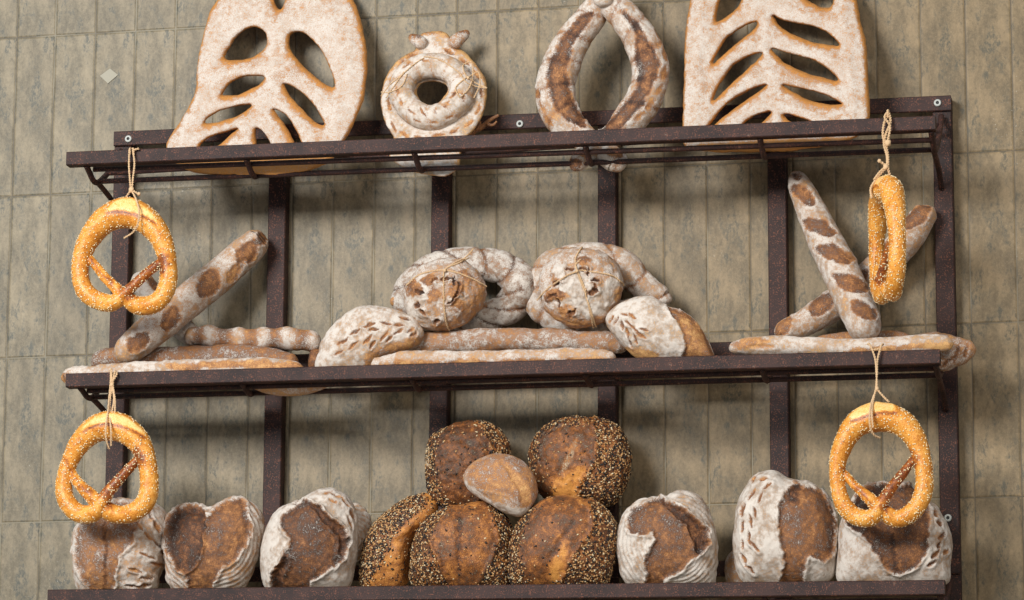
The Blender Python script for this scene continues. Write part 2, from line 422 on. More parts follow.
def scatter(parent, V, Fc, wgt, n=1200, size=(.0032, .0020, .0010), mats=None, probs=None, name='seeds', jitter=.35, sink=.2):
    A = V[Fc[:, 0]]; B = V[Fc[:, 1]]; Cc = V[Fc[:, 2]]; 
    D = V[Fc[:, 3]] if Fc.shape[1] == 4 else Cc
    fn = np.cross(Cc-A, D-B) if Fc.shape[1] == 4 else np.cross(B-A, Cc-A)
    ar = np.linalg.norm(fn, axis=1); nn = fn/np.maximum(ar[:, None], 1e-12)
    w_ = ar*wgt[Fc].mean(1)
    if w_.sum() <= 0: return
    pick = rng.choice(len(Fc), n, p=w_/w_.sum())
    u = rng.random((n, 1)); v = rng.random((n, 1))
    P = (A[pick]*(1-u)+B[pick]*u)*(1-v) + (D[pick]*(1-u)+Cc[pick]*u)*v
    Nn = nn[pick] + rng.normal(0, .12, (n, 3)); Nn /= np.linalg.norm(Nn, axis=1, keepdims=True)
    r = rng.normal(0, 1, (n, 3)); T = np.cross(Nn, r); T /= np.linalg.norm(T, axis=1, keepdims=True); Bt = np.cross(Nn, T)
    sc = 1 + jitter*rng.normal(0, .5, (n, 1)); a, b, c = size
    P = P + Nn*c*(1-sink*2)
    oct_ = [T*a*sc, Bt*b*sc, -T*a*.8*sc, -Bt*b*sc, Nn*c*sc, -Nn*c*sc]
    VV = np.stack([P+o for o in oct_], 1).reshape(-1, 3)
    f = np.array([[0, 1, 4], [1, 2, 4], [2, 3, 4], [3, 0, 4], [1, 0, 5], [2, 1, 5], [3, 2, 5], [0, 3, 5]])
    FF = (f[None] + 6*np.arange(n)[:, None, None]).reshape(-1, 3)
    mats = mats or [M_sesame]; mi = np.repeat(rng.choice(len(mats), n, p=probs), 8)
    keep = np.array(parent.matrix_world.translation)
    org = np.array(parent.location) if parent.parent is None else np.array(parent.location)+np.array(parent.parent.location)
    o = mesh_obj(name, VV-org, FF, None, None, attr=None, mats=mats, midx=mi.tolist())
    o.parent = parent; o.location = (0, 0, 0)
    o['kind'] = 'stuff'
    return o

GRAIN = dict(mats=None)
def loaf(name, out, Y, tf, tb=None, zones=(), flour=.5, toast=.5, mat=None, label=None, cat='bread', group=None,
         parent='root', p=2.25, q=2.1, seeds=None, lump=.0022, seed0=0, banneton=None, lean=0.0, ctr=None, nt=190, extra=None):
    """a domed loaf: traced outline at Y metres off the wall, tf deep to the front, tb to the back"""
    out = crom(out, 8); tb = tb or tf
    c = np.array(ctr) if ctr is not None else np.array([(out[:, 0].min()+out[:, 0].max())/2, (out[:, 1].min()+out[:, 1].max())/2])
    ang = np.unwrap(np.arctan2(out[:, 1]-c[1], out[:, 0]-c[0])); rad = np.hypot(*(out-c).T)
    if ang[-1] < ang[0]: ang = ang[::-1]; rad = rad[::-1]
    th = np.linspace(0, 2*math.pi, nt, endpoint=False)
    a0 = np.concatenate([ang-2*math.pi, ang, ang+2*math.pi]); r0 = np.tile(rad, 3); o = np.argsort(a0)
    R = np.interp(th, a0[o], r0[o])
    oc = at(c[0], c[1], Y); S = np.linalg.norm(at(c[0]+1, c[1], Y)-oc)
    rim = np.array([at(c[0]+r*math.cos(t), c[1]+r*math.sin(t), Y) for r, t in zip(R, th)])
    soft = rim.copy()
    for _ in range(30): soft = (np.roll(soft, 1, 0)+soft*2+np.roll(soft, -1, 0))/4     # bumps of the outline fade towards the crown
    V = []; nf = 84; nb = 26
    ph = np.concatenate([np.linspace(.004, math.pi/2, nf), np.linspace(math.pi/2, math.pi-.004, nb)[1:]])
    for f_ in ph:
        rho = math.sin(f_)**(2/p); h = abs(math.cos(f_))**(2/q)
        e = (soft*(1-rho**2)+rim*rho**2 - oc)*rho + oc
        e[:, 1] -= h*tf if f_ < math.pi/2 else -h*tb
        e[:, 1] += lean*(e[:, 2]-oc[2])
        V.append(e)
    m = len(ph); V = np.concatenate(V)
    i = np.arange(m-1)[:, None]*nt; k = np.arange(nt)[None]; k2 = (k+1) % nt
    Fc = np.stack([i+k, i+k2, i+nt+k2, i+nt+k], -1).reshape(-1, 4)
    caps = [list(range(nt))[::-1], [(m-1)*nt+k_ for k_ in range(nt)]]
    fn = np.cross(V[Fc[nt*20, 2]]-V[Fc[nt*20, 0]], V[Fc[nt*20, 3]]-V[Fc[nt*20, 1]]); cen = V[Fc[nt*20]].mean(0)-V.mean(0)
    if fn@cen < 0: Fc = Fc[:, ::-1]; caps = [c_[::-1] for c_ in caps]
    o = finish(name, V, Fc, mat or M_loaf, zones, flour, toast, parent, caps=caps, seeds=seeds, lump=lump, seed0=seed0, banneton=banneton, extra=extra)
    if label: tag(o, label, cat, group)
    return o

def tube(name, sp, zones=(), flour=.5, toast=.5, mat=None, label=None, cat='bread', group=None, parent='root',
         flat=1.0, nth=40, step=1.6, twist=None, seeds=None, lump=.0022, seed0=0, closed=False, extra=None, xf=None, seedw=None, base=None, round_ends=True):
    """a hand-rolled strand: (px, py, Y, radius in px) stations along its spine"""
    sp = np.array(sp, float)
    c = crom(sp, 12, closed)
    W = np.array([at(a, b_, y) for a, b_, y, r in c]); sc = np.array([np.linalg.norm(at(a+1, b_, y)-at(a, b_, y)) for a, b_, y, r in c])
    Rr = c[:, 3]*sc
    if closed: W = np.vstack([W, W[:1]]); Rr = np.append(Rr, Rr[0])
    s = np.concatenate([[0], np.cumsum(np.linalg.norm(np.diff(W, axis=0), axis=1))]); L = s[-1]
    ds = step*.00235; n = int(L/ds)
    ss = np.linspace(0, L, n+1)
    if not closed and round_ends:
        e = Rr[0]*1.1; ss = np.unique(np.concatenate([ss, e*(1-np.cos(np.linspace(0, math.pi/2, 12))), L-Rr[-1]*1.1*(1-np.cos(np.linspace(0, math.pi/2, 12)))]))
    if closed: ss = ss[:-1]
    P = np.stack([np.interp(ss, s, W[:, k]) for k in range(3)], -1); R = np.interp(ss, s, Rr)
    if not closed and round_ends:
        for e, d in ((Rr[0]*1.1, ss), (Rr[-1]*1.1, L-ss)):
            x = np.clip(d/e, 0, 1); R = R*np.sqrt(np.clip(1-(1-x)**2, 1e-5, 1))
    if closed: T = np.roll(P, -1, 0)-np.roll(P, 1, 0)
    else: T = np.gradient(P, axis=0)
    T /= np.maximum(np.linalg.norm(T, axis=1, keepdims=True), 1e-9)
    nrm = np.array([0, -1., 0]); B = np.cross(T, nrm); B /= np.linalg.norm(B, axis=1, keepdims=True); Nn = np.cross(B, T)
    ph = np.linspace(0, 2*math.pi, nth, endpoint=False)
    rr = np.ones((len(ss), nth))
    gro = np.zeros((len(ss), nth))
    if twist:
        cnt, dep = twist[:2]; k = twist[2] if len(twist) > 2 else 2
        wv = np.abs(np.sin((ss[:, None]/L*cnt*math.pi + ph[None]*k/2)))
        gro = (1-wv)**3; rr = 1 - dep*gro
    V = P[:, None] + (R[:, None]*rr)[..., None]*(np.cos(ph)[None, :, None]*B[:, None] + np.sin(ph)[None, :, None]*Nn[:, None]*flat)
    m = len(ss); V = V.reshape(-1, 3); G = gro.reshape(-1)
    mm = m if closed else m-1
    i = (np.arange(mm)[:, None]); k = np.arange(nth)[None]; i2 = (i+1) % m; k2 = (k+1) % nth
    Fc = np.stack([i*nth+k, i*nth+k2, i2*nth+k2, i2*nth+k], -1).reshape(-1, 4)
    q = len(Fc)//2; fn = np.cross(V[Fc[q, 2]]-V[Fc[q, 0]], V[Fc[q, 3]]-V[Fc[q, 1]]); cen = V[Fc[q]].mean(0)-P[min(q//nth, m-1)]
    caps = [] if closed else [list(range(nth))[::-1], [(m-1)*nth+k_ for k_ in range(nth)]]
    if fn@cen < 0: Fc = Fc[:, ::-1]; caps = [c_[::-1] for c_ in caps]
    def ex(V_, N_, fl, to):
        f2, t2, d2 = fl - G*.35, to + G*.1, 0
        if extra: f2, t2, d2 = extra(V_, N_, f2, t2)
        return f2, t2, d2
    o = finish(name, V, Fc, mat or M_loaf, zones, flour, toast, parent, extra=ex, caps=caps, seeds=seeds, lump=lump, seed0=seed0, base=base)
    if label: tag(o, label, cat, group)
    return o

def slab(name, out, holes, px0, Y0, lean, T, zones=(), mat=None, label=None, cat='bread', parent='root', edge=5.0, flour=.72, toast=.70, step=1.55, group=None, puff=30, seed0=0):
    """a flat bread with cut-through openings, standing on a plane that leans back towards the wall"""
    def onto(px, py):
        d = ray(px, py)                         # plane: -y = Y0 - lean*(z-z0)
        z0 = at(px0[0], px0[1], Y0)[2]
        # y = -(Y0) + lean*(z-z0)
        t = (-Y0 - lean*z0 + lean*CAM[2] - CAM[1])/(d[1] - lean*d[2])
        return CAM + d*t
    def resamp(poly, st):
        p = crom(poly, 10); p = np.vstack([p, p[:1]]); s = np.concatenate([[0], np.cumsum(np.hypot(*np.diff(p, axis=0).T))])
        q = np.linspace(0, s[-1], max(8, int(s[-1]/st)), endpoint=False)
        return np.stack([np.interp(q, s, p[:, 0]), np.interp(q, s, p[:, 1])], -1)
    O = resamp(out, 1.5); H = [resamp(h, 1.2) for h in holes]
    g = []
    xs = np.arange(O[:, 0].min(), O[:, 0].max(), step); ys = np.arange(O[:, 1].min(), O[:, 1].max(), step*.87)
    for j, y in enumerate(ys):
        for x in xs: g.append((x+(j % 2)*step/2, y))
    g = np.array(g); dO = -sdist(g, O); keep = dO > .7
    for h in H: keep &= sdist(g, h) > .7
    # a few offset rings keep the rounded edge smooth
    g = g[keep]; pts = [tuple(p) for p in O]; ed = [(i, (i+1) % len(O)) for i in range(len(O))]
    for h in H:
        n = len(pts); pts += [tuple(p) for p in h]; ed += [(n+i, n+(i+1) % len(h)) for i in range(len(h))]
    nb = len(pts); pts += [tuple(p) for p in g]
    r = delaunay_2d_cdt([Vector(p) for p in pts], ed, [], 0, 1e-6)
    P2 = np.array([tuple(v) for v in r[0]]); Fc = np.array([f for f in r[2] if len(f) == 3])
    cen = P2[Fc].mean(1); ok = sdist(cen, O) < 0
    for h in H: ok &= sdist(cen, h) > 0
    Fc = Fc[ok]
    d = np.abs(sdist(P2, O))
    for h in H: d = np.minimum(d, np.abs(sdist(P2, h)))
    x = np.clip(d/edge, 0, 1); prof = np.sqrt(np.clip(1-(1-x)**2, 0, 1))
    th = prof*(.58+.42*sstep(0, puff, d)**.8)
    base = np.array([onto(a, b) for a, b in P2])
    nrm = np.array([0, -1., -lean]); nrm /= np.linalg.norm(nrm)
    mid = d < 1e-4*0+.02
    Vf = base + nrm*(th*T)[:, None]; Vb = base - nrm*(th*T*.95)[:, None]
    n = len(base); bi = np.where(mid, np.arange(n), np.arange(n)+n)
    V = np.vstack([Vf, Vb]); FcB = bi[Fc][:, ::-1]
    a, b_, c_ = V[Fc[0]]; 
    fl = np.cross(V[Fc[:, 1]]-V[Fc[:, 0]], V[Fc[:, 2]]-V[Fc[:, 0]]) @ nrm
    Fc = np.where((fl < 0)[:, None], Fc[:, ::-1], Fc); FcB = np.where((fl < 0)[:, None], FcB[:, ::-1], FcB)
    FA = np.vstack([Fc, FcB])
    dd = np.concatenate([d, d*0]); isb = np.concatenate([np.zeros(n), np.ones(n)])
    def ex(V_, N_, f, t):
        k = sstep(.30, .80, N_@nrm + .25*fbm(V_, 120, 2))
        f2 = f*k*(1-isb) + .05*isb; t2 = t - .28*(1-k)
        f2 = f2 - .16*sstep(.05, .6, fbm(V_, 22, 12))*k
        return f2, t2, .0016*fbm(V_, 60, 7)*k
    used = np.unique(FA); remap = -np.ones(len(V), int); remap[used] = np.arange(len(used))
    dd = dd[used]; isb = isb[used]
    o = finish(name, V[used], remap[FA], mat or M_fou, zones, flour, toast, parent, extra=ex, lump=.0030, seed0=seed0)
    if label: tag(o, label, cat, group)
    return o

def zt(pts, ox, oy, s):                          # traced points of an enlarged crop back to the photo frame
    return [(ox+x/s, oy+y/s) for x, y in pts]

from mathutils.bvhtree import BVHTree
def lay(target, pts, off=.0016, lift=None):
    """string stations laid on a bread's surface where it is seen; missed stations keep their own depth"""
    bv = BVHTree.FromObject(target, bpy.context.evaluated_depsgraph_get()); L = Vector(target.location) + (Vector(target.parent.location) if target.parent else Vector())
    dense = crom([p[:3] for p in pts], 5, False); out = []
    for px, py, Y in dense:
        d = Vector(ray(px, py)).normalized(); h_ = bv.ray_cast(Vector(CAM)-L, d)
        out.append(np.array(h_[0]+L) + np.array(h_[1])*off if h_[0] is not None else at(px, py, Y))
    return np.array(out)
def strand(paths, r=.0017, strands=2, pitch=.012):
    """vertices/faces of twisted twine along metre-space paths"""
    V = []; Fs = []
    for P in paths:
        P = crom(P, 10, False); T = np.gradient(P, axis=0); T /= np.maximum(np.linalg.norm(T, axis=1, keepdims=True), 1e-9)
        s = np.concatenate([[0], np.cumsum(np.linalg.norm(np.diff(P, axis=0), axis=1))])
        ref = np.array([.3, -.9, .31]); a = np.cross(T, ref); a /= np.linalg.norm(a, axis=1, keepdims=True); b = np.cross(T, a)
        for q in range(strands):
            ph = 2*math.pi*s/pitch + q*2*math.pi/strands
            Q = P + (r*.62)*(a*np.cos(ph)[:, None]+b*np.sin(ph)[:, None])
            n0 = len(V); n = 6
            for p, aa, bb in zip(Q, a, b):
                for k in range(n):
                    t = 2*math.pi*k/n; V.append(p+r*.62*(aa*math.cos(t)+bb*math.sin(t)))
            for i in range(len(Q)-1):
                for k in range(n): Fs.append((n0+i*n+k, n0+i*n+(k+1) % n, n0+(i+1)*n+(k+1) % n, n0+(i+1)*n+k))
            Fs.append(tuple(n0+k for k in range(n))[::-1]); Fs.append(tuple(n0+(len(Q)-1)*n+k for k in range(n)))
    return np.array(V), Fs
def blob(V, Fs, c, r, n=8):
    n0 = len(V); VV = []
    for i in range(1, n):
        f = math.pi*i/n
        for k in range(10):
            t = 2*math.pi*k/10; rr = r*(1+.18*math.sin(3*t+i))
            VV.append(c+np.array([rr*math.sin(f)*math.cos(t), rr*math.sin(f)*math.sin(t), rr*1.15*math.cos(f)]))
    for i in range(n-2):
        for k in range(10): Fs.append((n0+i*10+k, n0+(i+1)*10+k, n0+(i+1)*10+(k+1) % 10, n0+i*10+(k+1) % 10))
    Fs.append(tuple(n0+k for k in range(10))); Fs.append(tuple(n0+(n-2)*10+k for k in range(10))[::-1])
    return np.vstack([V, VV])
def twine(paths, label=None, parent=None, knots=(), r=.0023, group='strings holding the pretzels', on=None):
    if on is not None: bpy.context.view_layer.update()
    V, Fs = strand([lay(on, q) if on is not None else [at(*p) for p in q] for q in paths], r)
    for (px, py, Y, rr) in knots: V = blob(V, Fs, at(px, py, Y), rr)
    V = V if isinstance(V, np.ndarray) else np.array(V)
    o = mesh_obj('twine', V, Fs, M_twine, parent, origin=V.mean(0) if parent else V[V[:, 2].argmax()])
    if label: tag(o, label, 'twine', group)
    return o
# ================================================================ TOP SHELF
R1 = lambda p: zt(p, 150, 0, 3.158)
slab('fougasse', R1([(57,440),(75,412),(110,360),(145,280),(150,200),(165,130),(185,50),(215,0),(245,-45),(320,-75),(385,-72),(450,-72),(540,-72),(610,-45),(640,0),(665,60),(685,160),(683,260),(665,340),(640,400),(612,450),(575,505),(510,538),(430,552),(300,556),(180,552),(110,535),(70,505),(52,470)]),
     [R1(h) for h in ([(238,185),(255,145),(285,108),(318,88),(348,90),(368,112),(366,142),(338,172),(292,188)],
      [(443,110),(462,100),(492,107),(530,145),(560,195),(583,272),(540,258),(490,212),(448,165),(440,135)],
      [(228,300),(252,265),(300,242),(360,240),(350,264),(300,290),(262,300)],
      [(426,264),(470,285),(520,335),(550,390),(522,385),(470,335),(435,292)],
      [(176,386),(220,352),(318,330),(290,358),(230,380)],
      [(160,465),(190,435),(278,405),(252,430),(208,464)],
      [(392,346),(432,365),(465,415),(480,460),(462,458),(430,400)],
      [(338,405),(365,428),(385,470),(350,480),(335,440)],
      [(385,-36),(410,-44),(432,-36),(426,0),(410,28),(394,4)])],
     (250, 172), .215, .36, .026, zones=[dict(p=[(150,161),(380,150),(380,190),(150,190)], flour=.25, toast=.25, w=1.5)], label='floury leaf-shaped flatbread with two big eye-like openings, left end of the top shelf', group='flatbreads on the top shelf', cat='bread', seed0=3, edge=5.5)
R3 = lambda p: zt(p, 660, 0, 2.813)
slab('fougasse', R3([(85,0),(70,110),(68,200),(65,300),(64,360),(70,412),(100,424),(200,428),(330,428),(440,415),(520,398),(562,380),(590,340),(586,240),(580,130),(565,60),(552,0),(530,-50),(470,-80),(360,-88),(240,-80),(130,-60),(98,-30)]),
     [R3(h) for h in ([(160,60),(165,20),(182,-30),(225,-34),(228,5),(198,38)],
      [(150,176),(185,112),(235,75),(272,62),(262,85),(210,128),(172,160)],
      [(150,280),(172,230),(215,176),(285,148),(270,172),(215,222),(175,262)],
      [(137,355),(180,302),(235,262),(300,238),(270,262),(200,312),(155,350)],
      [(232,352),(265,328),(312,315),(285,345),(250,360)],
      [(395,-14),(440,-34),(484,-30),(482,15),(460,22),(428,10)],
      [(320,45),(350,58),(430,75),(475,95),(502,128),(440,120),(380,100),(342,78)],
      [(315,138),(350,147),(430,170),(475,195),(500,226),(450,216),(380,193),(338,166)],
      [(348,240),(400,250),(470,270),(513,293),(462,292),(400,272)],
      [(350,322),(390,330),(432,346),(400,350),(368,340)])],
     (780, 148), .215, .36, .026, zones=[dict(p=[(660,149),(880,138),(880,170),(660,170)], flour=.25, toast=.25, w=1.5)], label='broad floury flatbread with rows of slanting slits, right end of the top shelf', group='flatbreads on the top shelf', cat='bread', seed0=9, edge=5.0)

# horned wreath bread
R2 = lambda p: zt(p, 370, 0, 3.158)
yd = lambda y: .19-.000893*(168-y)
ringb = empty('wreath_bread', at(428, 170, .2))
tag(ringb, 'round wreath bread with two small horns and a braided ring, on the top shelf', 'bread')
slab('base_disc', R2([(35,330),(38,285),(55,235),(90,190),(132,165),(150,146),(152,120),(170,104),(200,98),(235,102),(254,118),(262,142),(285,156),(310,175),(345,215),(368,270),(362,340),(335,400),(300,440),(285,490),(278,530),(240,556),(180,552),(120,535),(65,500),(75,440),(48,390)]),
     [R2([(150,295),(160,268),(195,257),(235,265),(245,285),(230,312),(200,340),(175,335)])], (424, 168), .19, .38, .016, parent=ringb, edge=6, flour=.85, toast=.35, mat=M_loaf, seed0=4,
     zones=[cut(*R2([(x, y)])[0], 13, a, flour=.1, toast=.5) for x, y, a in ((70,250,110),(95,205,130),(130,175,150),(250,165,20),(300,195,40),(335,240,60),(350,290,90),(340,345,110),(310,390,140),(75,400,60),(110,425,30),(160,432,15),(215,428,-10),(265,415,-30),(60,330,80),(255,385,-30),(290,350,-50))])
ring_ = tube('braided_ring', [(*R2([(x, y)])[0], yd(y/3.158)+.022, 12.5) for i, (x, y) in enumerate(((100,300),(115,240),(160,212),(215,208),(262,228),(290,270),(280,320),(240,355),(195,372),(140,355)))], parent=ringb, closed=True, flour=.84, toast=.35, twist=(10, .04, 1), flat=.9, seed0=5, lump=.0016,
     zones=[cut(*R2([(x, y)])[0], 10, a, flour=.15, toast=.5) for x, y, a in ((100,325,60),(130,352,30),(165,350,60),(205,352,90),(242,330,120),(262,300,130),(85,285,80),(115,205,140),(170,188,0),(225,188,10),(200,385,0),(250,372,-30),(295,310,70),(150,380,20))])
for a_, b_ in ((R2([(175, 142)])[0], R2([(133, 108)])[0]), (R2([(255, 142)])[0], R2([(302, 96)])[0])):
    mx, my = (a_[0]+b_[0])/2, (a_[1]+b_[1])/2; sx = 1 if b_[0] < 430 else -1; y0 = yd(a_[1])
    tube('horn', [(a_[0], a_[1]+2, y0, 7.5), (mx+sx, my+2.5, y0, 6.8), (b_[0]+sx, b_[1]+4, y0-.004, 5), (b_[0], b_[1], y0-.008, 3)], parent=ringb, flour=.7 if b_[0] < 430 else .5, toast=.45, lump=.0012,
         zones=[dict(p=[(b_[0]-8, b_[1]-6), (b_[0]+8, b_[1]-6), (b_[0]+8, b_[1]+2), (b_[0]-8, b_[1]+2)], flour=.15, toast=.65, w=3)])
twine([[(381,96,yd(96)+.03),(389,86,yd(86)+.03),(400,77,yd(77)+.03),(412,66,yd(66)+.03),(424,58,yd(58)+.03)], [(381,92,yd(92)+.03),(391,92,yd(92)+.03),(402,86,yd(86)+.03),(407,74,yd(74)+.03)], [(404,72,yd(72)+.03),(396,84,yd(84)+.03),(386,98,yd(98)+.03)],
       [(424,57,yd(57)+.03),(440,60,yd(60)+.03),(458,72,yd(72)+.03),(468,84,yd(84)+.03),(487,88,yd(88)+.03)]], parent=ringb, on=ring_, r=.0014)
twine([[(487,88,yd(88)+.03),(474,82,yd(82)+.03),(466,76,yd(76)+.03),(463,66,yd(66)+.03),(471,62,yd(62)+.03),(473,74,yd(74)+.03),(469,88,yd(88)+.03),(461,97,yd(97)+.03)],
       [(468,78,yd(78)+.03),(478,72,yd(72)+.03),(480,84,yd(84)+.03),(474,98,yd(98)+.03)], [(466,78,yd(78)+.03),(456,88,yd(88)+.03),(460,98,yd(98)+.03)]], parent=ringb, on=ring_, r=.0016, knots=((468, 78, yd(78)+.046, .004),))
# dry twist sticking out behind it
tw = tube('dried_dough_twist', [(466,138,.10,3.6),(474,131,.10,3.2),(482,127,.10,2.6),(490,120,.10,2.0),(499,115,.10,1.3)], flour=.12, toast=.55, lump=.001, nth=14,
     label='thin dry brown dough twist poking out to the right of the horned wreath', cat='bread')
tube('tip', [(476,131,.105,1.6),(480,124,.105,1.4),(478,119,.105,1.0)], parent=tw, flour=.1, toast=.5, nth=10, lump=.0005)
tube('tip', [(486,124,.105,1.6),(493,125,.105,1.4),(497,121,.105,1.0)], parent=tw, flour=.1, toast=.5, nth=10, lump=.0005)

# crossed almond-shaped loop
loop = empty('crossed_loop_bread', at(600, 174, .2))
tag(loop, 'tall almond-shaped loop of crossed floury strands with dark splits, top shelf', 'bread')
st = [cut(*R2([(x, y)])[0], 16, a, flour=.2, toast=.4, h=-.001) for x, y, a in ((912,110,60),(932,170,80),(930,230,95),(915,285,110),(885,330,125),(850,370,130),(530,300,70),(545,340,60),(565,380,50))]
tube('dough_strand', [(617,-24,.13,10),(606,-4,.14,12),(590,18,.145,15),(570,45,.15,17.5),(558,75,.155,19.5),(556,100,.16,19.5),(566,122,.17,17.5),(585,139,.185,13.5),(603,152,.20,12.5),(616,162,.205,12),(622,171,.205,9)], parent=loop, flour=.72, toast=.5, lump=.003, flat=.85, seed0=11, twist=(9, .05, 1),
     zones=st+[dict(p=R2([(690,38),(655,62),(600,135),(565,200),(558,260),(575,315),(610,370),(680,402),(662,350),(632,290),(622,215),(650,130),(705,50)]), flour=.16, toast=.62, h=-.003, lip=.003, edge=.25),
            dict(p=[(610,150),(620,150),(622,158),(606,156)], flour=.2, toast=.4)])
tube('dough_strand', [(588,-24,.15,10),(603,-4,.16,12.5),(624,16,.16,15.5),(641,40,.16,17.5),(650,68,.16,18.5),(646,94,.165,18.5),(632,117,.175,16.5),(612,136,.19,12.5),(594,148,.21,11.5),(580,160,.215,10),(572,170,.215,7)], parent=loop, flour=.72, toast=.5, lump=.003, flat=.85, seed0=12, twist=(9, .05, 1),
     zones=st+[dict(p=R2([(785,25),(835,105),(838,190),(850,235),(830,300),(770,360),(725,412),(790,405),(850,345),(895,270),(912,200),(885,130),(840,70)]), flour=.16, toast=.66, h=-.003, lip=.003, edge=.25),
            dict(p=[(568,158),(580,160),(578,172),(566,170)], flour=.25, toast=.7), dict(p=[(580,152),(590,150),(585,160)], flour=.25, toast=.4)])
tube('tie', [(594,2,.185,6.5),(603,-1,.19,8),(613,1,.18,6.5)], parent=loop, flour=.8, toast=.4, lump=.001)

# ================================================================ MIDDLE SHELF
def bcut(cx, cy, L, W_, ang, **kw):              # broad baguette slash
    a = math.radians(ang); c, s = math.cos(a), math.sin(a)
    base = [(-.5, 0), (-.3, -.42), (.1, -.5), (.42, -.25), (.5, .05), (.25, .42), (-.2, .45)]
    z = dict(p=[(cx+x*L*c-y*W_*s, cy+x*L*s+y*W_*c) for x, y in base], flour=.14, toast=.60, h=-.0022, lip=.002, edge=.06, w=1.1, wob=1.1)
    z.update(kw); return z
R4 = lambda p: zt(p, 40, 130, 2.223)
tube('baguette', [(117,359,.215,11),(132,347,.205,14.5),(158,325,.185,16.5),(187,302,.160,16.5),(215,279,.130,16.5),(240,257,.10,15.5),(257,242,.078,13.5),(265,235,.07,10)], flour=.62, toast=.45, lump=.002, nth=64, step=1.1, seed0=21,
     zones=[bcut(137.5,343,24,15,-38), bcut(171,320,29,17,-62), bcut(209,284,32,20,-62), bcut(247,252,28,19,-50), bcut(236,270,30,10,-52, toast=.3, flour=.2), bcut(262,238,14,12,-60, flour=.2)],
     label='floury baguette with brown slashes, leaning up to the right beneath the upper left pretzel')
tube('baguette', [(136,274,.075,8.5),(143,284,.08,11),(154,298,.085,12),(170,316,.09,12),(186,331,.095,11),(198,342,.10,9)], flour=.78, toast=.5, nth=44, seed0=22,
     zones=[bcut(153,283,30,9,66, flour=.1, toast=.6), bcut(164,305,20,9,50)], label='pale baguette tip showing through the upper left pretzel, behind the leaning baguette')
def epi(V_, N_, fl, to):
    q = project(V_); fl = fl+.12; s = np.sin((q[:, 0]-184+9*fbm(V_[:, :1]*[1, 0, 0], 14, 3))/25*2*math.pi+.8)
    return fl+.2*s, to-.1*s, (.0028+.002*fbm(V_, 20, 9))*s
tube('wavy_bread', [(186,341,.13,8),(200,336,.13,9.5),(225,338,.13,9.5),(255,338,.13,10),(285,338,.13,10.5),(308,341,.13,10),(320,345,.13,7)], flour=.38, toast=.52, extra=epi, nth=48, seed0=23, lump=.003,
     label='short knobbly brown loaf lying behind the leaning left baguette', zones=[])
tube('flat_baguette', [(92,366,.145,8),(110,359,.145,11),(150,360,.145,12),(200,358,.145,12),(245,357,.145,12),(280,360,.145,10),(298,364,.145,7)], flour=.36, toast=.68, nth=44, seed0=24, lump=.003,
     label='dark crusted stick loaf lying behind the floury one, left end of middle shelf', zones=[dict(p=[(100,352),(140,347),(146,352),(110,358)], flour=.5)])
tube('flat_baguette', [(61,378,.264,6),(75,375,.264,9),(100,374,.264,9),(140,372,.264,9.5),(180,370,.262,10),(220,369,.262,10),(262,368,.262,10),(288,370,.262,9),(303,371,.262,6.5)], flour=.72, toast=.42, nth=44, seed0=25, lump=.0055,
     label='long floury stick loaf sticking out past the left end of the middle shelf', zones=[dict(p=[(170,364),(240,360),(300,364),(300,372),(240,367),(180,370)], flour=.08, toast=.35, w=2), dict(p=[(58,374),(68,372),(66,382),(58,384)], flour=.2, toast=.4)])
loaf('bread_roll', [(311,352),(316,349),(324,351),(326,362),(324,374),(312,374),(309,364)], .13, .03, flour=.1, toast=.7, label='dark end of a small loaf behind the left leaf-cut loaf on the middle shelf', cat='bread', nt=80)
loaf('flat_roll', [(262,380),(290,376),(326,378),(328,386),(312,393),(285,396),(264,393),(252,387)], .235, .03, flour=.45, toast=.3, label='pale flat loaf showing under the middle front bar near the second post', cat='bread', nt=90)

R5 = lambda p: zt(p, 300, 230, 3.527)
R6 = lambda p: zt(p, 500, 230, 3.53)
# wreaths lying behind
def groove(cx, cy, n, dep, ph=0):
    def f(V_, N_, fl, to):
        q = project(V_)-np.array([cx, cy]); a = np.arctan2(q[:, 1]*1.5, q[:, 0]); r = np.hypot(q[:, 0], q[:, 1]*1.5)
        s = np.abs(np.sin(a*n/2 + r/16+ph)); g = (1-s)**4
        return fl-.45*g, to+.1*g, -dep*g
    return f
tube('braided_ring_bread', [(407,297,.075,16),(424,275,.075,16),(452,264,.075,16),(480,264,.075,16),(506,270,.075,17),(520,284,.105,18),(514,302,.08,17.5),(496,314,.085,16),(470,318,.085,15),(440,318,.08,15),(416,312,.075,15)], closed=True, flour=.72, toast=.75, extra=groove(465, 292, 11, .0045), nth=56, seed0=31, flat=.9, lump=.003,
     label='grey floury braided ring with an open dark centre, behind the left string-tied loaf')
tube('wreath_bread', [(671,300,.095,8),(660,296,.095,10.5),(645,287,.095,13),(628,272,.095,17),(608,264,.095,20),(580,263,.09,20),(554,270,.09,19),(540,290,.09,16),(543,309,.09,15),(560,320,.09,13),(590,322,.09,13),(625,312,.095,12),(648,303,.095,9)], flour=.72, toast=.52, extra=groove(585, 292, 9, .0045, 1), nth=56, seed0=32, flat=.9, lump=.004,
     label='rough wreath loaf with a knobbed arm, behind the right string-tied loaf')
tube('bread_stick_tip', [(408,291,.09,5),(398,299,.09,5.5),(391,305,.09,4.5)], flour=.3, toast=.4, nth=20, lump=.001, label='small brown crust tip peeking out left of the left string-tied loaf')
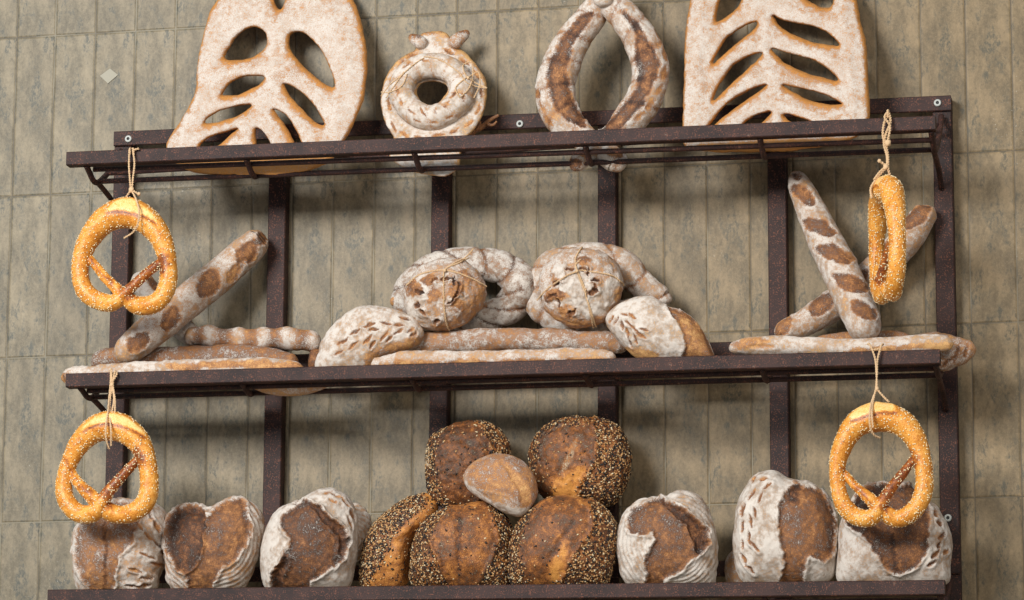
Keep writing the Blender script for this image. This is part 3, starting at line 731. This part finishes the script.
# two long flat loaves
tube('flat_baguette', [(398,347,.165,8),(420,344,.165,11),(460,342,.165,11),(500,340,.165,11.5),(540,340,.165,11.5),(580,341,.165,11),(610,343,.165,11),(628,347,.165,8)], flour=.5, toast=.62, nth=44, seed0=33, lump=.0055,
     label='rear one of the two long stick loaves lying under the string-tied loaves')
tube('flat_baguette', [(372,367,.264,6),(392,362,.264,8.5),(430,360,.264,9.5),(470,360,.264,9.5),(520,359,.264,9.5),(560,357,.264,10),(595,358,.264,9.5),(616,360,.264,7)], flour=.62, toast=.4, nth=44, seed0=34, lump=.0055,
     zones=[dict(p=[(380,364),(450,361),(560,359),(612,359),(612,366),(540,368),(400,372)], flour=.1, toast=.35, w=2, wob=2)], label='front golden-sided stick loaf of the two lying under the string-tied loaves')

def star_cracks(cx, cy, seed):
    rs = np.random.default_rng(seed); z = []
    for k in range(9):
        a = rs.uniform(0, 6.28); r = rs.uniform(8, 34)
        z.append(dict(p=[(cx+r*math.cos(a)+7*math.cos(t)*rs.uniform(.6, 1.5), cy+.8*r*math.sin(a)+6*math.sin(t)*rs.uniform(.6, 1.5)) for t in np.linspace(0, 5.5, 7)], flour=rs.choice([.1, .2, .95]), toast=.5, w=2.5, wob=2.5, h=.002))
    for k in range(11):
        a = k*137.5; r = 9+24*((k*.618+.2) % 1)
        z.append(cut(cx+r*math.cos(math.radians(a)), cy+.85*r*math.sin(math.radians(a)), rs.uniform(7, 13), rs.uniform(0, 180), rs.uniform(2.8, 5), flour=.0, toast=.85, h=-.004, lip=.003, wob=1.6))
    return z
la = loaf('string_tied_loaf', R5([(370,240),(385,180),(430,130),(500,105),(580,110),(630,150),(655,200),(650,250),(610,310),(550,345),(480,355),(420,340),(380,295)]), .185, .062, .05, flour=.62, toast=.55, seed0=41, lump=.006,
     zones=[dict(p=R5([(560,150),(640,160),(660,210),(640,290),(560,345),(450,350),(540,310),(600,250)]), flour=.34, toast=.42, w=5), dict(p=R5([(370,300),(380,215),(430,150),(480,180),(450,260),(420,330)]), flour=.9, w=5, wob=3)]+star_cracks(444, 296, 3), label='round crackled loaf tied with string, left one of the two mid-rack')
twine([[R5([(596,98)])[0]+(.19,), R5([(560,118)])[0]+(.235,), R5([(512,142)])[0]+(.245,), R5([(508,200)])[0]+(.252,), R5([(508,270)])[0]+(.252,), R5([(515,325)])[0]+(.240,), R5([(527,352)])[0]+(.19,)],
       [R5([(378,195)])[0]+(.19,), R5([(430,155)])[0]+(.232,), R5([(510,143)])[0]+(.247,), R5([(590,165)])[0]+(.243,), R5([(655,200)])[0]+(.19,)],
       [R5([(512,142)])[0]+(.245,), R5([(545,118)])[0]+(.24,), R5([(580,100)])[0]+(.23,), R5([(612,66)])[0]+(.225,)]], parent=la, on=la, r=.0019, knots=((*R5([(511,143)])[0], .246, .0035),))
lb = loaf('string_tied_loaf', R6([(135,190),(150,140),(200,90),(270,65),(350,75),(410,115),(435,175),(430,240),(400,300),(345,335),(270,348),(200,320),(155,270)]), .185, .066, .05, flour=.6, toast=.5, seed0=42, lump=.006,
     zones=[dict(p=R6([(430,190),(430,260),(390,320),(270,346),(200,318),(160,270),(250,320),(350,300)]), flour=.25, toast=.38, w=3), dict(p=R6([(180,230),(250,170),(330,190),(400,170),(420,220),(370,280),(300,300),(210,280)]), flour=.92, w=5, wob=3)]+star_cracks(580, 287, 8), label='larger round crackled loaf tied with crossed string, right one of the two')
twine([[R6([(290,62)])[0]+(.19,), R6([(268,100)])[0]+(.237,), R6([(272,145)])[0]+(.253,), R6([(300,220)])[0]+(.258,), R6([(325,300)])[0]+(.243,), R6([(338,342)])[0]+(.19,)],
       [R6([(130,248)])[0]+(.19,), R6([(190,190)])[0]+(.238,), R6([(272,146)])[0]+(.255,), R6([(340,150)])[0]+(.250,), R6([(400,165)])[0]+(.23,), R6([(437,195)])[0]+(.19,)],
       [R6([(285,105)])[0]+(.243,), R6([(268,125)])[0]+(.252,), R6([(276,150)])[0]+(.257,), R6([(295,195)])[0]+(.259,), R6([(318,290)])[0]+(.246,), R6([(330,345)])[0]+(.19,)]], parent=lb, on=lb, r=.0019, knots=((*R6([(272,145)])[0], .256, .0035),))
# leaf-cut ovals
leafz = [cut(*R5([(x, y)])[0], L, a, w_, flour=.1, toast=.6, h=-.0025, lip=.002) for x, y, L, a, w_ in
         ((150,395,12,-35,3.2),(195,362,13,-30,3.4),(245,338,13,-20,3.4),(262,352,11,-10,3.2),(305,328,12,10,3.2),(352,335,12,0,3.2),(370,312,11,15,3),(140,432,11,-40,3),(188,408,13,-38,3.2),(240,388,13,-50,3.4),(255,405,10,-50,3),(300,372,13,-45,3.4),(318,385,10,-40,3),(350,358,12,-40,3.4),(392,352,10,-30,3),(400,368,9,-30,3))]
loaf('leaf_cut_loaf', R5([(60,500),(68,430),(85,380),(130,325),(190,280),(260,266),(330,280),(400,312),(433,350),(432,385),(400,418),(330,445),(280,470),(245,500),(160,515)]), .205, .048, .048, flour=.78, toast=.45, seed0=43, lump=.003,
     zones=[dict(p=R5([(230,480),(240,430),(330,400),(430,370),(430,400),(330,450),(250,500)]), flour=.3, toast=.4, w=3)]+leafz, label='floury oval loaf with leaf-like snips, left of the string-tied loaves')
leafy = [cut(*R6([(x, y)])[0], L, a, w_, flour=.15, toast=.55, h=-.003, lip=.0022) for x, y, L, a, w_ in
         ((395,312,9,-60,2.6),(412,318,11,-70,3),(432,335,13,80,3.2),(450,365,13,75,3.2),(455,330,12,40,3),(480,350,13,40,3),(500,372,12,35,3),(470,305,11,30,3),(440,300,9,20,2.6),(482,385,12,70,3),(510,352,9,10,2.6),(460,395,11,70,3))]
loaf('leaf_cut_loaf', R6([(372,325),(385,290),(430,258),(500,234),(550,243),(590,270),(640,284),(680,308),(715,355),(752,430),(745,462),(620,470),(500,462),(440,415),(398,370)]), .215, .055, .05, flour=.85, toast=.4, seed0=44, lump=.003,
     zones=[dict(p=R6([(590,265),(650,285),(690,312),(760,430),(750,480),(640,480),(652,420),(640,355),(612,305)]), flour=.12, toast=.32, h=-.003, lip=.003, edge=.2), dict(p=R6([(440,410),(520,425),(560,440),(520,470),(440,450)]), flour=.2, toast=.2, w=2)]+leafy, label='leaf-cut loaf with a golden-brown open side, right of the string-tied loaves')

R7 = lambda p: zt(p, 700, 100, 2.0)
tube('baguette', [(930,206,.06,8),(925,215,.062,12.5),(908,238,.067,15.5),(885,262,.072,15.5),(860,284,.078,15.5),(832,306,.085,15.5),(805,323,.095,13.5),(785,331,.105,11),(775,335,.11,7)], flour=.62, toast=.46, nth=64, step=1.1, seed0=51,
     zones=[bcut(918,216,36,16,-48), bcut(888,252,30,17,-48), bcut(822,304,30,17,-42), bcut(783,326,26,17,-50, toast=.45), bcut(858,280,28,14,-40)], label='baguette rising to the right behind the upper right pretzel, crossed by another baguette')
tube('baguette', [(794,172,.075,7),(799,184,.08,11),(809,206,.10,14.5),(823,236,.12,17),(838,266,.142,18.5),(852,297,.170,18.5),(863,322,.19,18),(870,339,.205,15)], flour=.70, toast=.46, nth=64, step=1.1, seed0=52,
     zones=[bcut(803,195,30,14,34), bcut(819,227,34,15,22), bcut(834,254,40,16,22), bcut(850,283,38,16,24), bcut(864,310,30,15,26), bcut(797,178,9,7,50, flour=.3)], label='large floury baguette with five brown slashes leaning on the right post bay')
tube('flat_baguette', [(815,342,.12,5),(840,340,.12,7.5),(870,339,.12,7.5),(895,339,.12,8),(912,342,.12,5)], flour=.28, toast=.52, nth=36, seed0=53, label='low brown crust lying behind the foot of the crossed right baguettes')
tube('flat_baguette', [(870,352,.17,9),(895,351,.18,13),(920,351,.185,17),(943,352,.195,18.5),(958,351,.195,14),(970,350,.195,9),(977,350,.195,4.5)], flour=.42, toast=.45, nth=60, seed0=54, lump=.0055,
     zones=[cut(966,350,16,-75,3), cut(956,352,20,-70,3), cut(948,360,16,-40,3)], label='thick pointed loaf jutting past the right end of the middle shelf')
tube('flat_baguette', [(729,349,.262,4.5),(745,346,.264,8),(775,346,.264,10.5),(810,347,.264,9.5),(850,348,.264,9.5),(890,347,.264,10),(925,344,.264,10),(945,344,.264,8),(954,344,.264,5)], flour=.72, toast=.38, nth=44, seed0=55, lump=.003,
     zones=[dict(p=[(845,350),(900,345),(930,343),(956,342),(956,348),(920,349),(860,354)], flour=.1, toast=.15, w=1.5), dict(p=[(730,343),(760,337),(770,342),(740,350)], flour=.25, toast=.4, w=2), bcut(762,347,24,5,0, flour=.3, toast=.3)], label='long floury stick loaf along the bar, right end of the middle shelf')

# ================================================================ BOTTOM SHELF
B1 = lambda p: zt(p, 30, 380, 2.73); B2 = lambda p: zt(p, 240, 460, 4.286); B3 = lambda p: zt(p, 340, 400, 3.0); B4 = lambda p: zt(p, 500, 400, 3.0); B5 = lambda p: zt(p, 700, 380, 2.728)
BURST = dict(flour=.16, toast=.62, h=-.004, lip=.0055, lw=2.2, edge=.10, w=1.3, wob=1.3)
def burst(p, **kw): z = dict(BURST); z['p'] = p; z.update(kw); return z
loaf('country_loaf', B1([(118,450),(130,400),(165,355),(230,330),(300,332),(350,340),(380,380),(378,450),(352,530),(335,575),(240,592),(150,590),(125,550)]), .18, .085, .08, flour=.72, toast=.5, seed0=61, lump=.004,
     zones=[burst(B1([(126,440),(140,390),(200,338),(262,335),(302,352),(300,400),(282,440),(240,500),(225,600),(190,600),(150,560),(132,510)]), toast=.55, flour=.28)]+
     [dict(p=B1([(x-5, y1), (x+2, y1), (x+4, y2), (x-3, y2)]), toast=.75, flour=.0, w=1.5, h=-.001) for x, y1, y2 in ((205,400,560),)]+
     [cut(*B1([(x, y)])[0], L, a, 3, flour=.15, toast=.5, h=-.003, lip=.004) for x, y, L, a in ((330,370,14,70),(345,400,14,60),(325,430,13,40),(350,450,14,30),(320,480,16,15),(345,500,15,5),(290,520,15,15),(320,540,16,0),(300,400,12,60),(365,470,10,30),(280,560,14,0),(310,560,14,-10))],
     label='round loaf with flaky floury right side, first from left on the bottom shelf')
loaf('country_loaf', B1([(370,440),(385,380),(425,345),(468,350),(500,345),(540,328),(592,325),(630,360),(635,430),(615,500),(575,575),(500,592),(420,590),(378,550)]), .18, .085, .08, flour=.66, toast=.5, seed0=62, lump=.003, banneton=(B1([(500, 440)])[0], 4.2, .16), 
     zones=[burst(B1([(382,400),(405,358),(462,352),(485,372),(530,338),(580,330),(598,380),(592,440),(560,490),(512,522),(495,600),(440,600),(425,530),(385,480)]), toast=.62, flour=.14), burst(B1([(382,400),(405,358),(462,352),(480,380),(468,450),(445,520),(410,515),(385,470)]), toast=.8, flour=.05, h=-.003)],
     label='dark-faced round loaf with lined floury rim, second from left on bottom shelf')
loaf('country_loaf', B2([(440,240),(490,185),(540,215),(562,270),(550,350),(520,420),(460,440),(430,330)]), .085, .045, .04, flour=.72, toast=.4, banneton=((352, 540), 4, .15), label='floury loaf mostly hidden behind the third loaf from left on the bottom shelf', nt=120)
loaf('country_loaf', B2([(93,420),(110,320),(150,235),(205,193),(280,178),(310,145),(370,122),(430,135),(480,180),(497,250),(502,350),(490,450),(450,555),(280,580),(130,565),(97,500)]), .185, .09, .08, flour=.9, toast=.5, seed0=63, lump=.003,
     zones=[burst(B2([(195,225),(255,185),(300,180),(370,230),(430,290),(455,330),(440,420),(380,470),(300,520),(280,560),(150,570),(138,490),(190,420),(212,340),(182,300),(172,262)]), toast=.80, flour=.16),
            burst(B2([(290,180),(340,205),(420,280),(455,330),(440,420),(420,330),(350,260)]), toast=.82, flour=.06, h=-.002), burst(B2([(160,590),(138,490),(190,420),(205,440),(180,500),(190,600)]), toast=.85, flour=.05, h=-.002)]+
     [cut(*B2([(x, y)])[0], L, a, 2.6, flour=.1, toast=.4, h=-.003, lip=.0035) for x, y, L, a in ((420,158,12,15),(380,142,10,-5),(455,190,13,50),(400,175,9,20),(478,240,12,65),(465,270,12,70))],
     label='big floury loaf with dark blistered face, third from left on bottom shelf')
MIXS = dict(mats=[M_black, M_tan, M_pale], probs=[.52, .38, .10], size=(.0036, .0020, .0010), jitter=.5)
SD = dict(seed=1, flour=.05, toast=.66)
loaf('seeded_loaf', B2([(515,520),(515,450),(540,340),(590,260),(680,180),(760,148),(820,150),(848,190),(838,245),(790,295),(745,350),(733,430),(712,530),(640,560),(540,560)]), .14, .055, .055, mat=M_seed, flour=.15, toast=.3, seed0=64, lump=.004,
     zones=[dict(p=B2([(500,540),(510,400),(560,280),(670,170),(780,140),(800,175),(745,230),(690,300),(640,370),(600,440),(560,520)]), w=4, wob=2, **SD), dict(p=B2([(520,560),(600,480),(650,420),(700,440),(690,560)]), flour=.05, toast=.42, w=5)], seeds=dict(n=2000, base=.05, **MIXS),
     label='narrow seeded loaf tilted to the right, leftmost of the seeded pile')
loaf('seeded_loaf', B3([(258,220),(262,160),(280,110),(330,75),(400,62),(460,75),(497,112),(512,160),(512,230),(495,290),(440,325),(360,335),(300,320),(265,275)]), .125, .07, .065, mat=M_seed, flour=.1, toast=.6, seed0=65, lump=.0055,
     zones=[dict(p=B3([(240,250),(250,130),(300,80),(330,60),(310,110),(290,170),(300,250),(330,330),(260,320)]), w=3, **SD), dict(p=B3([(410,62),(480,70),(520,140),(520,260),(470,320),(440,260),(455,180),(440,110)]), w=4, **SD), burst(B3([(292,200),(302,120),(340,82),(410,72),(442,120),(455,180),(425,250),(405,310),(330,318),(300,270)]), toast=.72, flour=.08, lip=.003, h=0), dict(p=B3([(256,150),(270,148),(268,190),(256,195)]), flour=1, w=1.5)],
     seeds=dict(n=2000, base=.05, **MIXS), label='dark seeded loaf at the back, upper left of the seeded pile')
loaf('seeded_loaf', B4([(88,200),(98,130),(150,70),(220,50),(300,58),(362,90),(390,160),(382,240),(340,312),(260,320),(180,312),(115,280)]), .125, .075, .07, mat=M_seed, flour=.1, toast=.5, seed0=66, lump=.0055,
     zones=[dict(p=B4([(280,80),(300,50),(370,80),(400,160),(390,260),(340,340),(230,350),(230,280),(275,200),(292,130)]), w=2, lip=.003, **SD), dict(p=B4([(80,230),(90,120),(160,60),(260,50),(280,80),(160,85),(115,150),(105,230)]), w=3, seed=.6, flour=.05, toast=.7), 
            burst(B4([(112,200),(120,125),(165,80),(240,66),(282,92),(288,135),(272,200),(232,268),(222,330),(130,300)]), toast=.62, flour=.1, lip=.003, h=0), dict(p=B4([(170,240),(250,200),(240,260),(220,330),(150,330)]), flour=.1, toast=.12, w=6),
            dict(p=B4([(215,130),(235,120),(200,210),(180,215)]), flour=.4, toast=.5, w=2, h=-.002)], seeds=dict(n=2400, base=.04, **MIXS),
     label='glossy seeded loaf with a bare brown left half, upper right of the seeded pile')
loaf('seeded_loaf', B3([(215,490),(225,420),(260,360),(320,325),(380,315),(440,310),(500,350),(517,410),(512,490),(500,560),(370,572),(225,560)]), .20, .08, .08, mat=M_seed, flour=.1, toast=.45, seed0=67, lump=.003,
     zones=[dict(p=B3([(205,560),(210,430),(270,340),(330,320),(300,360),(270,430),(300,500),(330,575)]), w=2.5, lip=.003, **SD), dict(p=B3([(440,300),(520,350),(530,560),(410,575),(455,480),(475,400),(460,350)]), w=2.5, lip=.003, **SD),
            burst(B3([(272,425),(300,362),(350,325),(440,315),(462,350),(472,400),(452,480),(420,575),(330,575),(300,485)]), toast=.54, flour=.08, lip=.002, h=0), dict(p=B3([(350,350),(362,350),(364,430),(358,520),(350,430)]), flour=0, toast=.85, w=3, h=-.004)], seeds=dict(n=2400, base=.04, **MIXS),
     label='seeded loaf with a dark centre seam, lower left of the seeded pile')
loaf('seeded_loaf', B4([(28,480),(35,410),(70,350),(130,300),(200,288),(290,308),(342,355),(353,420),(338,490),(310,560),(170,572),(40,560)]), .20, .085, .08, mat=M_seed, flour=.1, toast=.45, seed0=68, lump=.003,
     zones=[dict(p=B4([(275,300),(350,340),(365,440),(320,575),(190,575),(235,450),(275,390),(272,340)]), w=2.5, lip=.004, **SD), dict(p=B4([(20,570),(22,430),(70,340),(100,330),(62,420),(70,500),(100,575)]), w=3, **SD),
            burst(B4([(62,440),(92,360),(150,302),(212,295),(270,340),(272,390),(232,450),(190,575),(100,575),(72,500)]), toast=.6, flour=.08, lip=.002, h=0), dict(p=B4([(160,440),(200,430),(180,575),(150,575)]), flour=.1, toast=.1, w=4), dict(p=B4([(210,370),(225,370),(160,470),(145,465)]), flour=.05, toast=.75, w=3, h=-.002)], seeds=dict(n=2400, base=.04, **MIXS),
     label='seeded loaf with a bulging brown crown, lower right of the seeded pile')
loaf('bread_roll', [(464,478),(470,467),(484,458),(500,454),(514,457),(524,463),(533,475),(537,490),(532,506),(521,516),(505,513),(489,504),(470,491)], .235, .045, .045, flour=.42, toast=.42, seed0=69, lump=.002, nt=150,
     zones=[burst(B3([(385,225),(395,200),(430,178),(480,168),(540,185),(575,225),(590,270),(560,310),(520,290),(460,275),(410,255)]), flour=.3, toast=.45, h=.001, lip=.002), dict(p=B3([(480,190),(500,185),(550,240),(570,300),(550,320),(530,260)]), flour=.15, toast=.3, w=2, h=-.002, lip=.001),
            dict(p=B3([(372,230),(385,250),(430,290),(480,310),(560,330),(540,355),(480,340),(420,300),(370,255)]), flour=.95, w=2)], label='small brown roll with a pale underside, perched in the middle of the seeded pile')
loaf('country_loaf', B4([(352,460),(355,390),(385,330),(440,300),(490,295),(540,273),(600,290),(635,350),(652,430),(650,510),(632,560),(520,575),(385,560)]), .18, .085, .08, flour=.86, toast=.5, seed0=70, lump=.003, banneton=(B4([(520, 430)])[0], 4.0, .13),
     zones=[burst(B4([(385,385),(398,332),(450,303),(492,303),(560,340),(602,370),(617,410),(602,460),(550,500),(492,545),(480,575),(440,575),(445,470),(468,402),(420,407)]), toast=.66, flour=.16),
            burst(B4([(488,305),(560,340),(602,370),(617,410),(602,460),(582,440),(560,380),(510,335)]), toast=.82, flour=.06, h=-.003)],
     label='floury round loaf with a jagged brown opening, just right of the seeded pile')
loaf('country_loaf', B5([(70,500),(90,465),(120,470),(140,520),(130,575),(80,570)]), .085, .04, .04, flour=.55, toast=.5, label='grey floury edge of a loaf behind the second loaf from right on the bottom shelf', nt=100)
loaf('country_loaf', B5([(92,460),(95,400),(108,325),(150,265),(200,245),(240,268),(300,283),(345,318),(372,390),(376,470),(352,550),(230,565),(120,555)]), .18, .085, .08, flour=.92, toast=.5, seed0=71, lump=.003,
     zones=[burst(B5([(213,370),(230,310),(262,288),(318,293),(350,330),(367,400),(362,470),(335,495),(285,485),(285,540),(270,575),(225,575),(228,480)]), toast=.64, flour=.2), dict(p=B5([(245,290),(275,286),(262,330),(235,330)]), flour=.05, toast=.9, w=3)]+
     [cut(*B5([(x, y)])[0], L, a, w_, flour=.05, toast=.55, h=-.004, lip=.003) for x, y, L, a, w_ in ((185,290,12,-35,3.5),(150,270,11,-50,3.5),(140,310,14,-60,3.5),(165,320,12,-70,3),(118,355,14,-75,3.5),(138,385,14,80,3.5),(150,360,11,80,3),(115,400,13,-80,3),(135,430,15,75,3.5),(150,455,13,60,3.5),(118,450,12,85,3),(120,490,14,70,3),(175,272,9,-20,3),(140,520,13,50,3))],
     label='white leaf-cut loaf with smooth brown right half, second from right on bottom shelf')
loaf('country_loaf', B5([(376,470),(385,390),(430,302),(480,282),(560,278),(620,328),(660,368),(688,430),(684,500),(668,560),(520,570),(385,560)]), .18, .085, .08, flour=.82, toast=.5, seed0=72, lump=.003,
     zones=[burst(B5([(402,400),(430,325),(472,298),(585,288),(617,340),(625,420),(610,490),(565,522),(528,528),(482,482),(440,415)]), toast=.72, flour=.14), dict(p=B5([(520,450),(532,400),(536,520),(526,520)]), flour=.1, toast=.9, w=2), burst(B5([(402,400),(430,325),(472,298),(520,300),(470,350),(450,400)]), toast=.88, flour=.04, h=-.002)]+
     [cut(*B5([(x, y)])[0], L, a, w_, flour=.02, toast=.6, h=-.004, lip=.004) for x, y, L, a, w_ in ((640,365,9,60,4),(652,392,9,50,4.5),(658,425,10,-50,5),(650,450,8,-70,4),(640,475,12,-55,4),(632,500,12,-40,3.5),(645,340,8,50,3),(670,470,8,-60,3))],
     label='round loaf behind the lower right pretzel, last on the right of the bottom shelf')

for ob in list(bpy.data.objects):
    k = ob.name.split('.')[0]
    if ob.parent is None and 'label' in ob and 'group' not in ob:
        g = {'country_loaf': 'round country loaves on the bottom shelf', 'seeded_loaf': 'seeded loaves piled on the bottom shelf', 'baguette': 'slashed baguettes on the middle shelf',
             'flat_baguette': 'long stick loaves lying on the middle shelf', 'leaf_cut_loaf': 'leaf-cut loaves on the middle shelf', 'string_tied_loaf': 'string-tied loaves on the middle shelf'}.get(k)
        if g: ob['group'] = g

# ================================================================ PRETZELS AND THEIR STRINGS
def pretzel(sp, split, Y, label, rot=None, base=None, n=900, seed0=80):
    arm = [q for q in (sp[:4], sp[-4:])]
    arms = [dict(p=[(x-r*.5-2, y-r-2) for x, y, r, _ in a]+[(x+r*.5+2, y+r+2) for x, y, r, _ in a[::-1]], toast=.80, w=3, wob=2) for a in arm]
    pts = [(x, y, Y+dy, r) for x, y, r, dy in sp]
    sx = [p[0] for p in split]; sy = [p[1] for p in split]
    low = [(x, y+3.2) for x, y in split]
    o = tube('pretzel', pts, parent='root', mat=M_pretz, flour=-1, toast=.36, nth=44, step=1.2, lump=.0016, seed0=seed0, base=base,
         zones=arms+[dict(p=low, toast=.8, w=1.6, wob=.4, h=-.003, seed=.2), dict(p=split, toast=.02, seed=0, w=.9, wob=.4, h=.0015, lip=.001)],
         seeds=dict(base=1, n=n, size=(.0026, .0017, .0010), name='sesame_seeds', jitter=.2), label=label, cat='pretzel', group='sesame pretzels hanging from the bars')
    if rot: o.rotation_euler = rot
    return o
Ap = (0, 0)
pretzel([(87,256,4,-.004),(97,267,4.4,.002),(105,277,4.8,.008),(114,286,5.4,.013),(124,296,7,.008),(136,305,8.6,-.004),(150,305,9,0),(163,296,8.9,0),(168.5,279,8.6,0),(167.5,260,8.8,0),(161,239,10.5,0),(147,221,13,0),(128,213,14.5,0),(107,219,13,0),(91,236,10.8,0),(82,256,8.8,0),(80,276,8.2,0),(86,292,8.5,0),(99,301,8.6,.002),(113,303,8,.010),(124,294,6.2,.014),(134,285,5.2,.010),(147,273,4.8,.006),(165,259,4.0,-.004)],
        zt([(215,92),(262,50),(330,42),(395,82),(450,146),(395,122),(320,98),(270,92)], 60, 190, 4.615), .345, 'sesame pretzel hanging from the top shelf bar at the upper left', n=1500)
pretzel([(67,463,4,-.004),(74,477,4.6,.004),(82,487,5.2,.010),(91,496,6.6,.012),(103,508,8.4,.002),(118,514.5,8.4,-.004),(134,512,9,0),(146,501,9.2,0),(149.5,484,9,0),(147,463,9.2,0),(140,444,10.8,0),(127,431,13,0),(111,426,14,0),(94,430,12.5,0),(79,445,10,0),(69,464,8,0),(64,484,8,0),(67,502,8.6,0),(79,513,8.8,0),(93,513,8.6,.008),(102,502,6.8,.014),(110,490,5.6,.010),(122,476,5,.006),(142,455,4.0,-.004)],
        zt([(155,225),(195,185),(255,163),(320,175),(375,220),(395,245),(330,212),(250,198),(195,208)], 40, 370, 3.75), .345, 'sesame pretzel hanging at the lower left, in front of the first bottom-shelf loaf', seed0=81, n=1500)
RB = [(842,471,4,-.004),(853,484,4.4,.004),(862,492,5,.010),(872,501,6.6,.012),(884,512,8,.002),(897,519,8.8,-.004),(911,513,9.2,0),(921,500,9.2,0),(924.5,482,9,0),(922,460,9.2,0),(915,438,10.8,0),(900,422,13,0),(878,417,15,0),(858,424,13,0),(845,441,10.5,0),(838,462,8.4,0),(838,485,8,0),(844,505,8.6,0),(857,517,8.8,0),(872,517,8.4,.008),(881,504,6.6,.014),(889,491,5.4,.010),(900,477,4.8,.006),(915.5,457,4.0,-.004)]
pretzel(RB, zt([(90,235),(120,195),(165,178),(205,182),(230,212),(190,212),(140,222)], 820, 340, 3), .345, 'sesame pretzel hanging at the lower right, in front of the last bottom-shelf loaf', seed0=82, n=1500)
pb = at(886, 176, .345)
sh = [(x+9, y-227+ (2 if y > 480 else 0), r*.97, d) for x, y, r, d in RB]
pretzel(sh, [(x+9, y-227) for x, y in zt([(90,235),(120,195),(165,178),(205,182),(230,212),(190,212),(140,222)], 820, 340, 3)], .345, 'sesame pretzel turned edge-on, hanging at the upper right beside the end post', rot=(0, math.radians(3), math.radians(-70)), base=pb, seed0=83, n=1700)

YT = .345
twine([[(129.5,150,.322),(129,165,.33),(130,180,.338),(131,190,YT)], [(133,150,.322),(134.5,164,.33),(133,178,.338),(132,190,YT)], [(131,149,.300),(130,149,.320),(130,154,.325)], [(132,149,.300),(133.5,149,.320),(133.5,154,.325)],
       [(131,190,YT),(127,196,.350),(123,201,.352),(121,206,.34)], [(132,191,YT),(136,199,.365),(139,210,.386),(138,223,.388),(133,232,.378),(124,238,.360)], [(132,190,YT),(137,193,.349),(140,195,.351)], [(133,150,.322),(139,148.5,.323)]],
      'jute string with a knot holding the upper left pretzel on the top bar', knots=((131.5, 190, YT, .0062), (139, 194, .351, .0040)), group=None)
twine([[(111,371,.322),(110.5,384,.33),(109,400,.342),(108,412,.370),(106,425,.388),(106,438,.388),(109,449,.375)], [(115,371,.322),(113,384,.33),(115,400,.342),(115,413,.36)], [(110,371,.300),(111.5,370,.320),(112,386,.33)], [(115,371,.300),(117,374,.323),(112,382,.33)],
       [(112,386,.331),(110,402,.342),(110,414,.366),(111,430,.388),(111,446,.378)], [(112,386,.33),(114,398,.34),(112,412,.36)]],
      'twisted string holding the lower left pretzel on the middle bar', knots=((112, 385, .331, .0045),))
twine([[(868,344,.30),(870,345,.322),(875,358,.327),(876.5,373,.335),(877,389,.345)], [(883,344,.30),(881,347,.322),(877.5,360,.327),(877,373,.335),(876,389,.345)], [(872,350,.323),(879,349,.323)],
       [(876.5,389,.345),(872,401,.362),(870,412,.386),(870,426,.390),(874,435,.380),(880,438,.366)], [(877,389,.345),(883,396,.352),(889,402,.356)], [(876,389,.345),(873,402,.364),(872,414,.388),(873,428,.389)]],
      'thin string looped over the middle bar, holding the lower right pretzel', knots=((877, 389, .346, .0042),))
twine([[(888,113,.322),(884,124,.327),(883,136,.330),(886,146,.333),(888,156,.338),(888,168,YT)], [(889,113,.322),(890.5,122,.327),(886,134,.332),(884,144,.333),(887,156,.338),(887,168,YT)], [(888,112,.300),(888,111,.320),(888,118,.327)], [(887,113,.323),(885,118,.33),(890,126,.332),(888,140,.334)],
       [(886,166,YT),(881,162,.347),(878,160,.348)], [(886,168,YT),(878,177,.352),(871,188,.362),(872,198,.380)], [(888,168,YT),(890,176,.343),(892,182,.335)], [(886,167,YT),(880,172,.350),(874,180,.357)]],
      'thick knotted jute string holding the upper right pretzel on the top bar', r=.0028, knots=((888, 143, .334, .0070), (886, 167, YT, .0060), (879.5, 161, .348, .0040)))
# faded diamond sticker mark on the tiles
c = at(109, 76, .0012); V = [at(100, 76, .0012), at(108, 83.5, .0012), at(118, 75, .0012), at(110, 68.5, .0012)]
V2 = [v+np.array([0, -.0008, 0]) for v in V]
st_ = mesh_obj('diamond_sticker', V+V2, [(0,1,2,3),(7,6,5,4),(0,4,5,1),(1,5,6,2),(2,6,7,3),(3,7,4,0)], M_sticker, None, origin=V[1], smooth=False)
tag(st_, 'small faded diamond-shaped sticker on the wall tiles at the upper left', 'sticker')
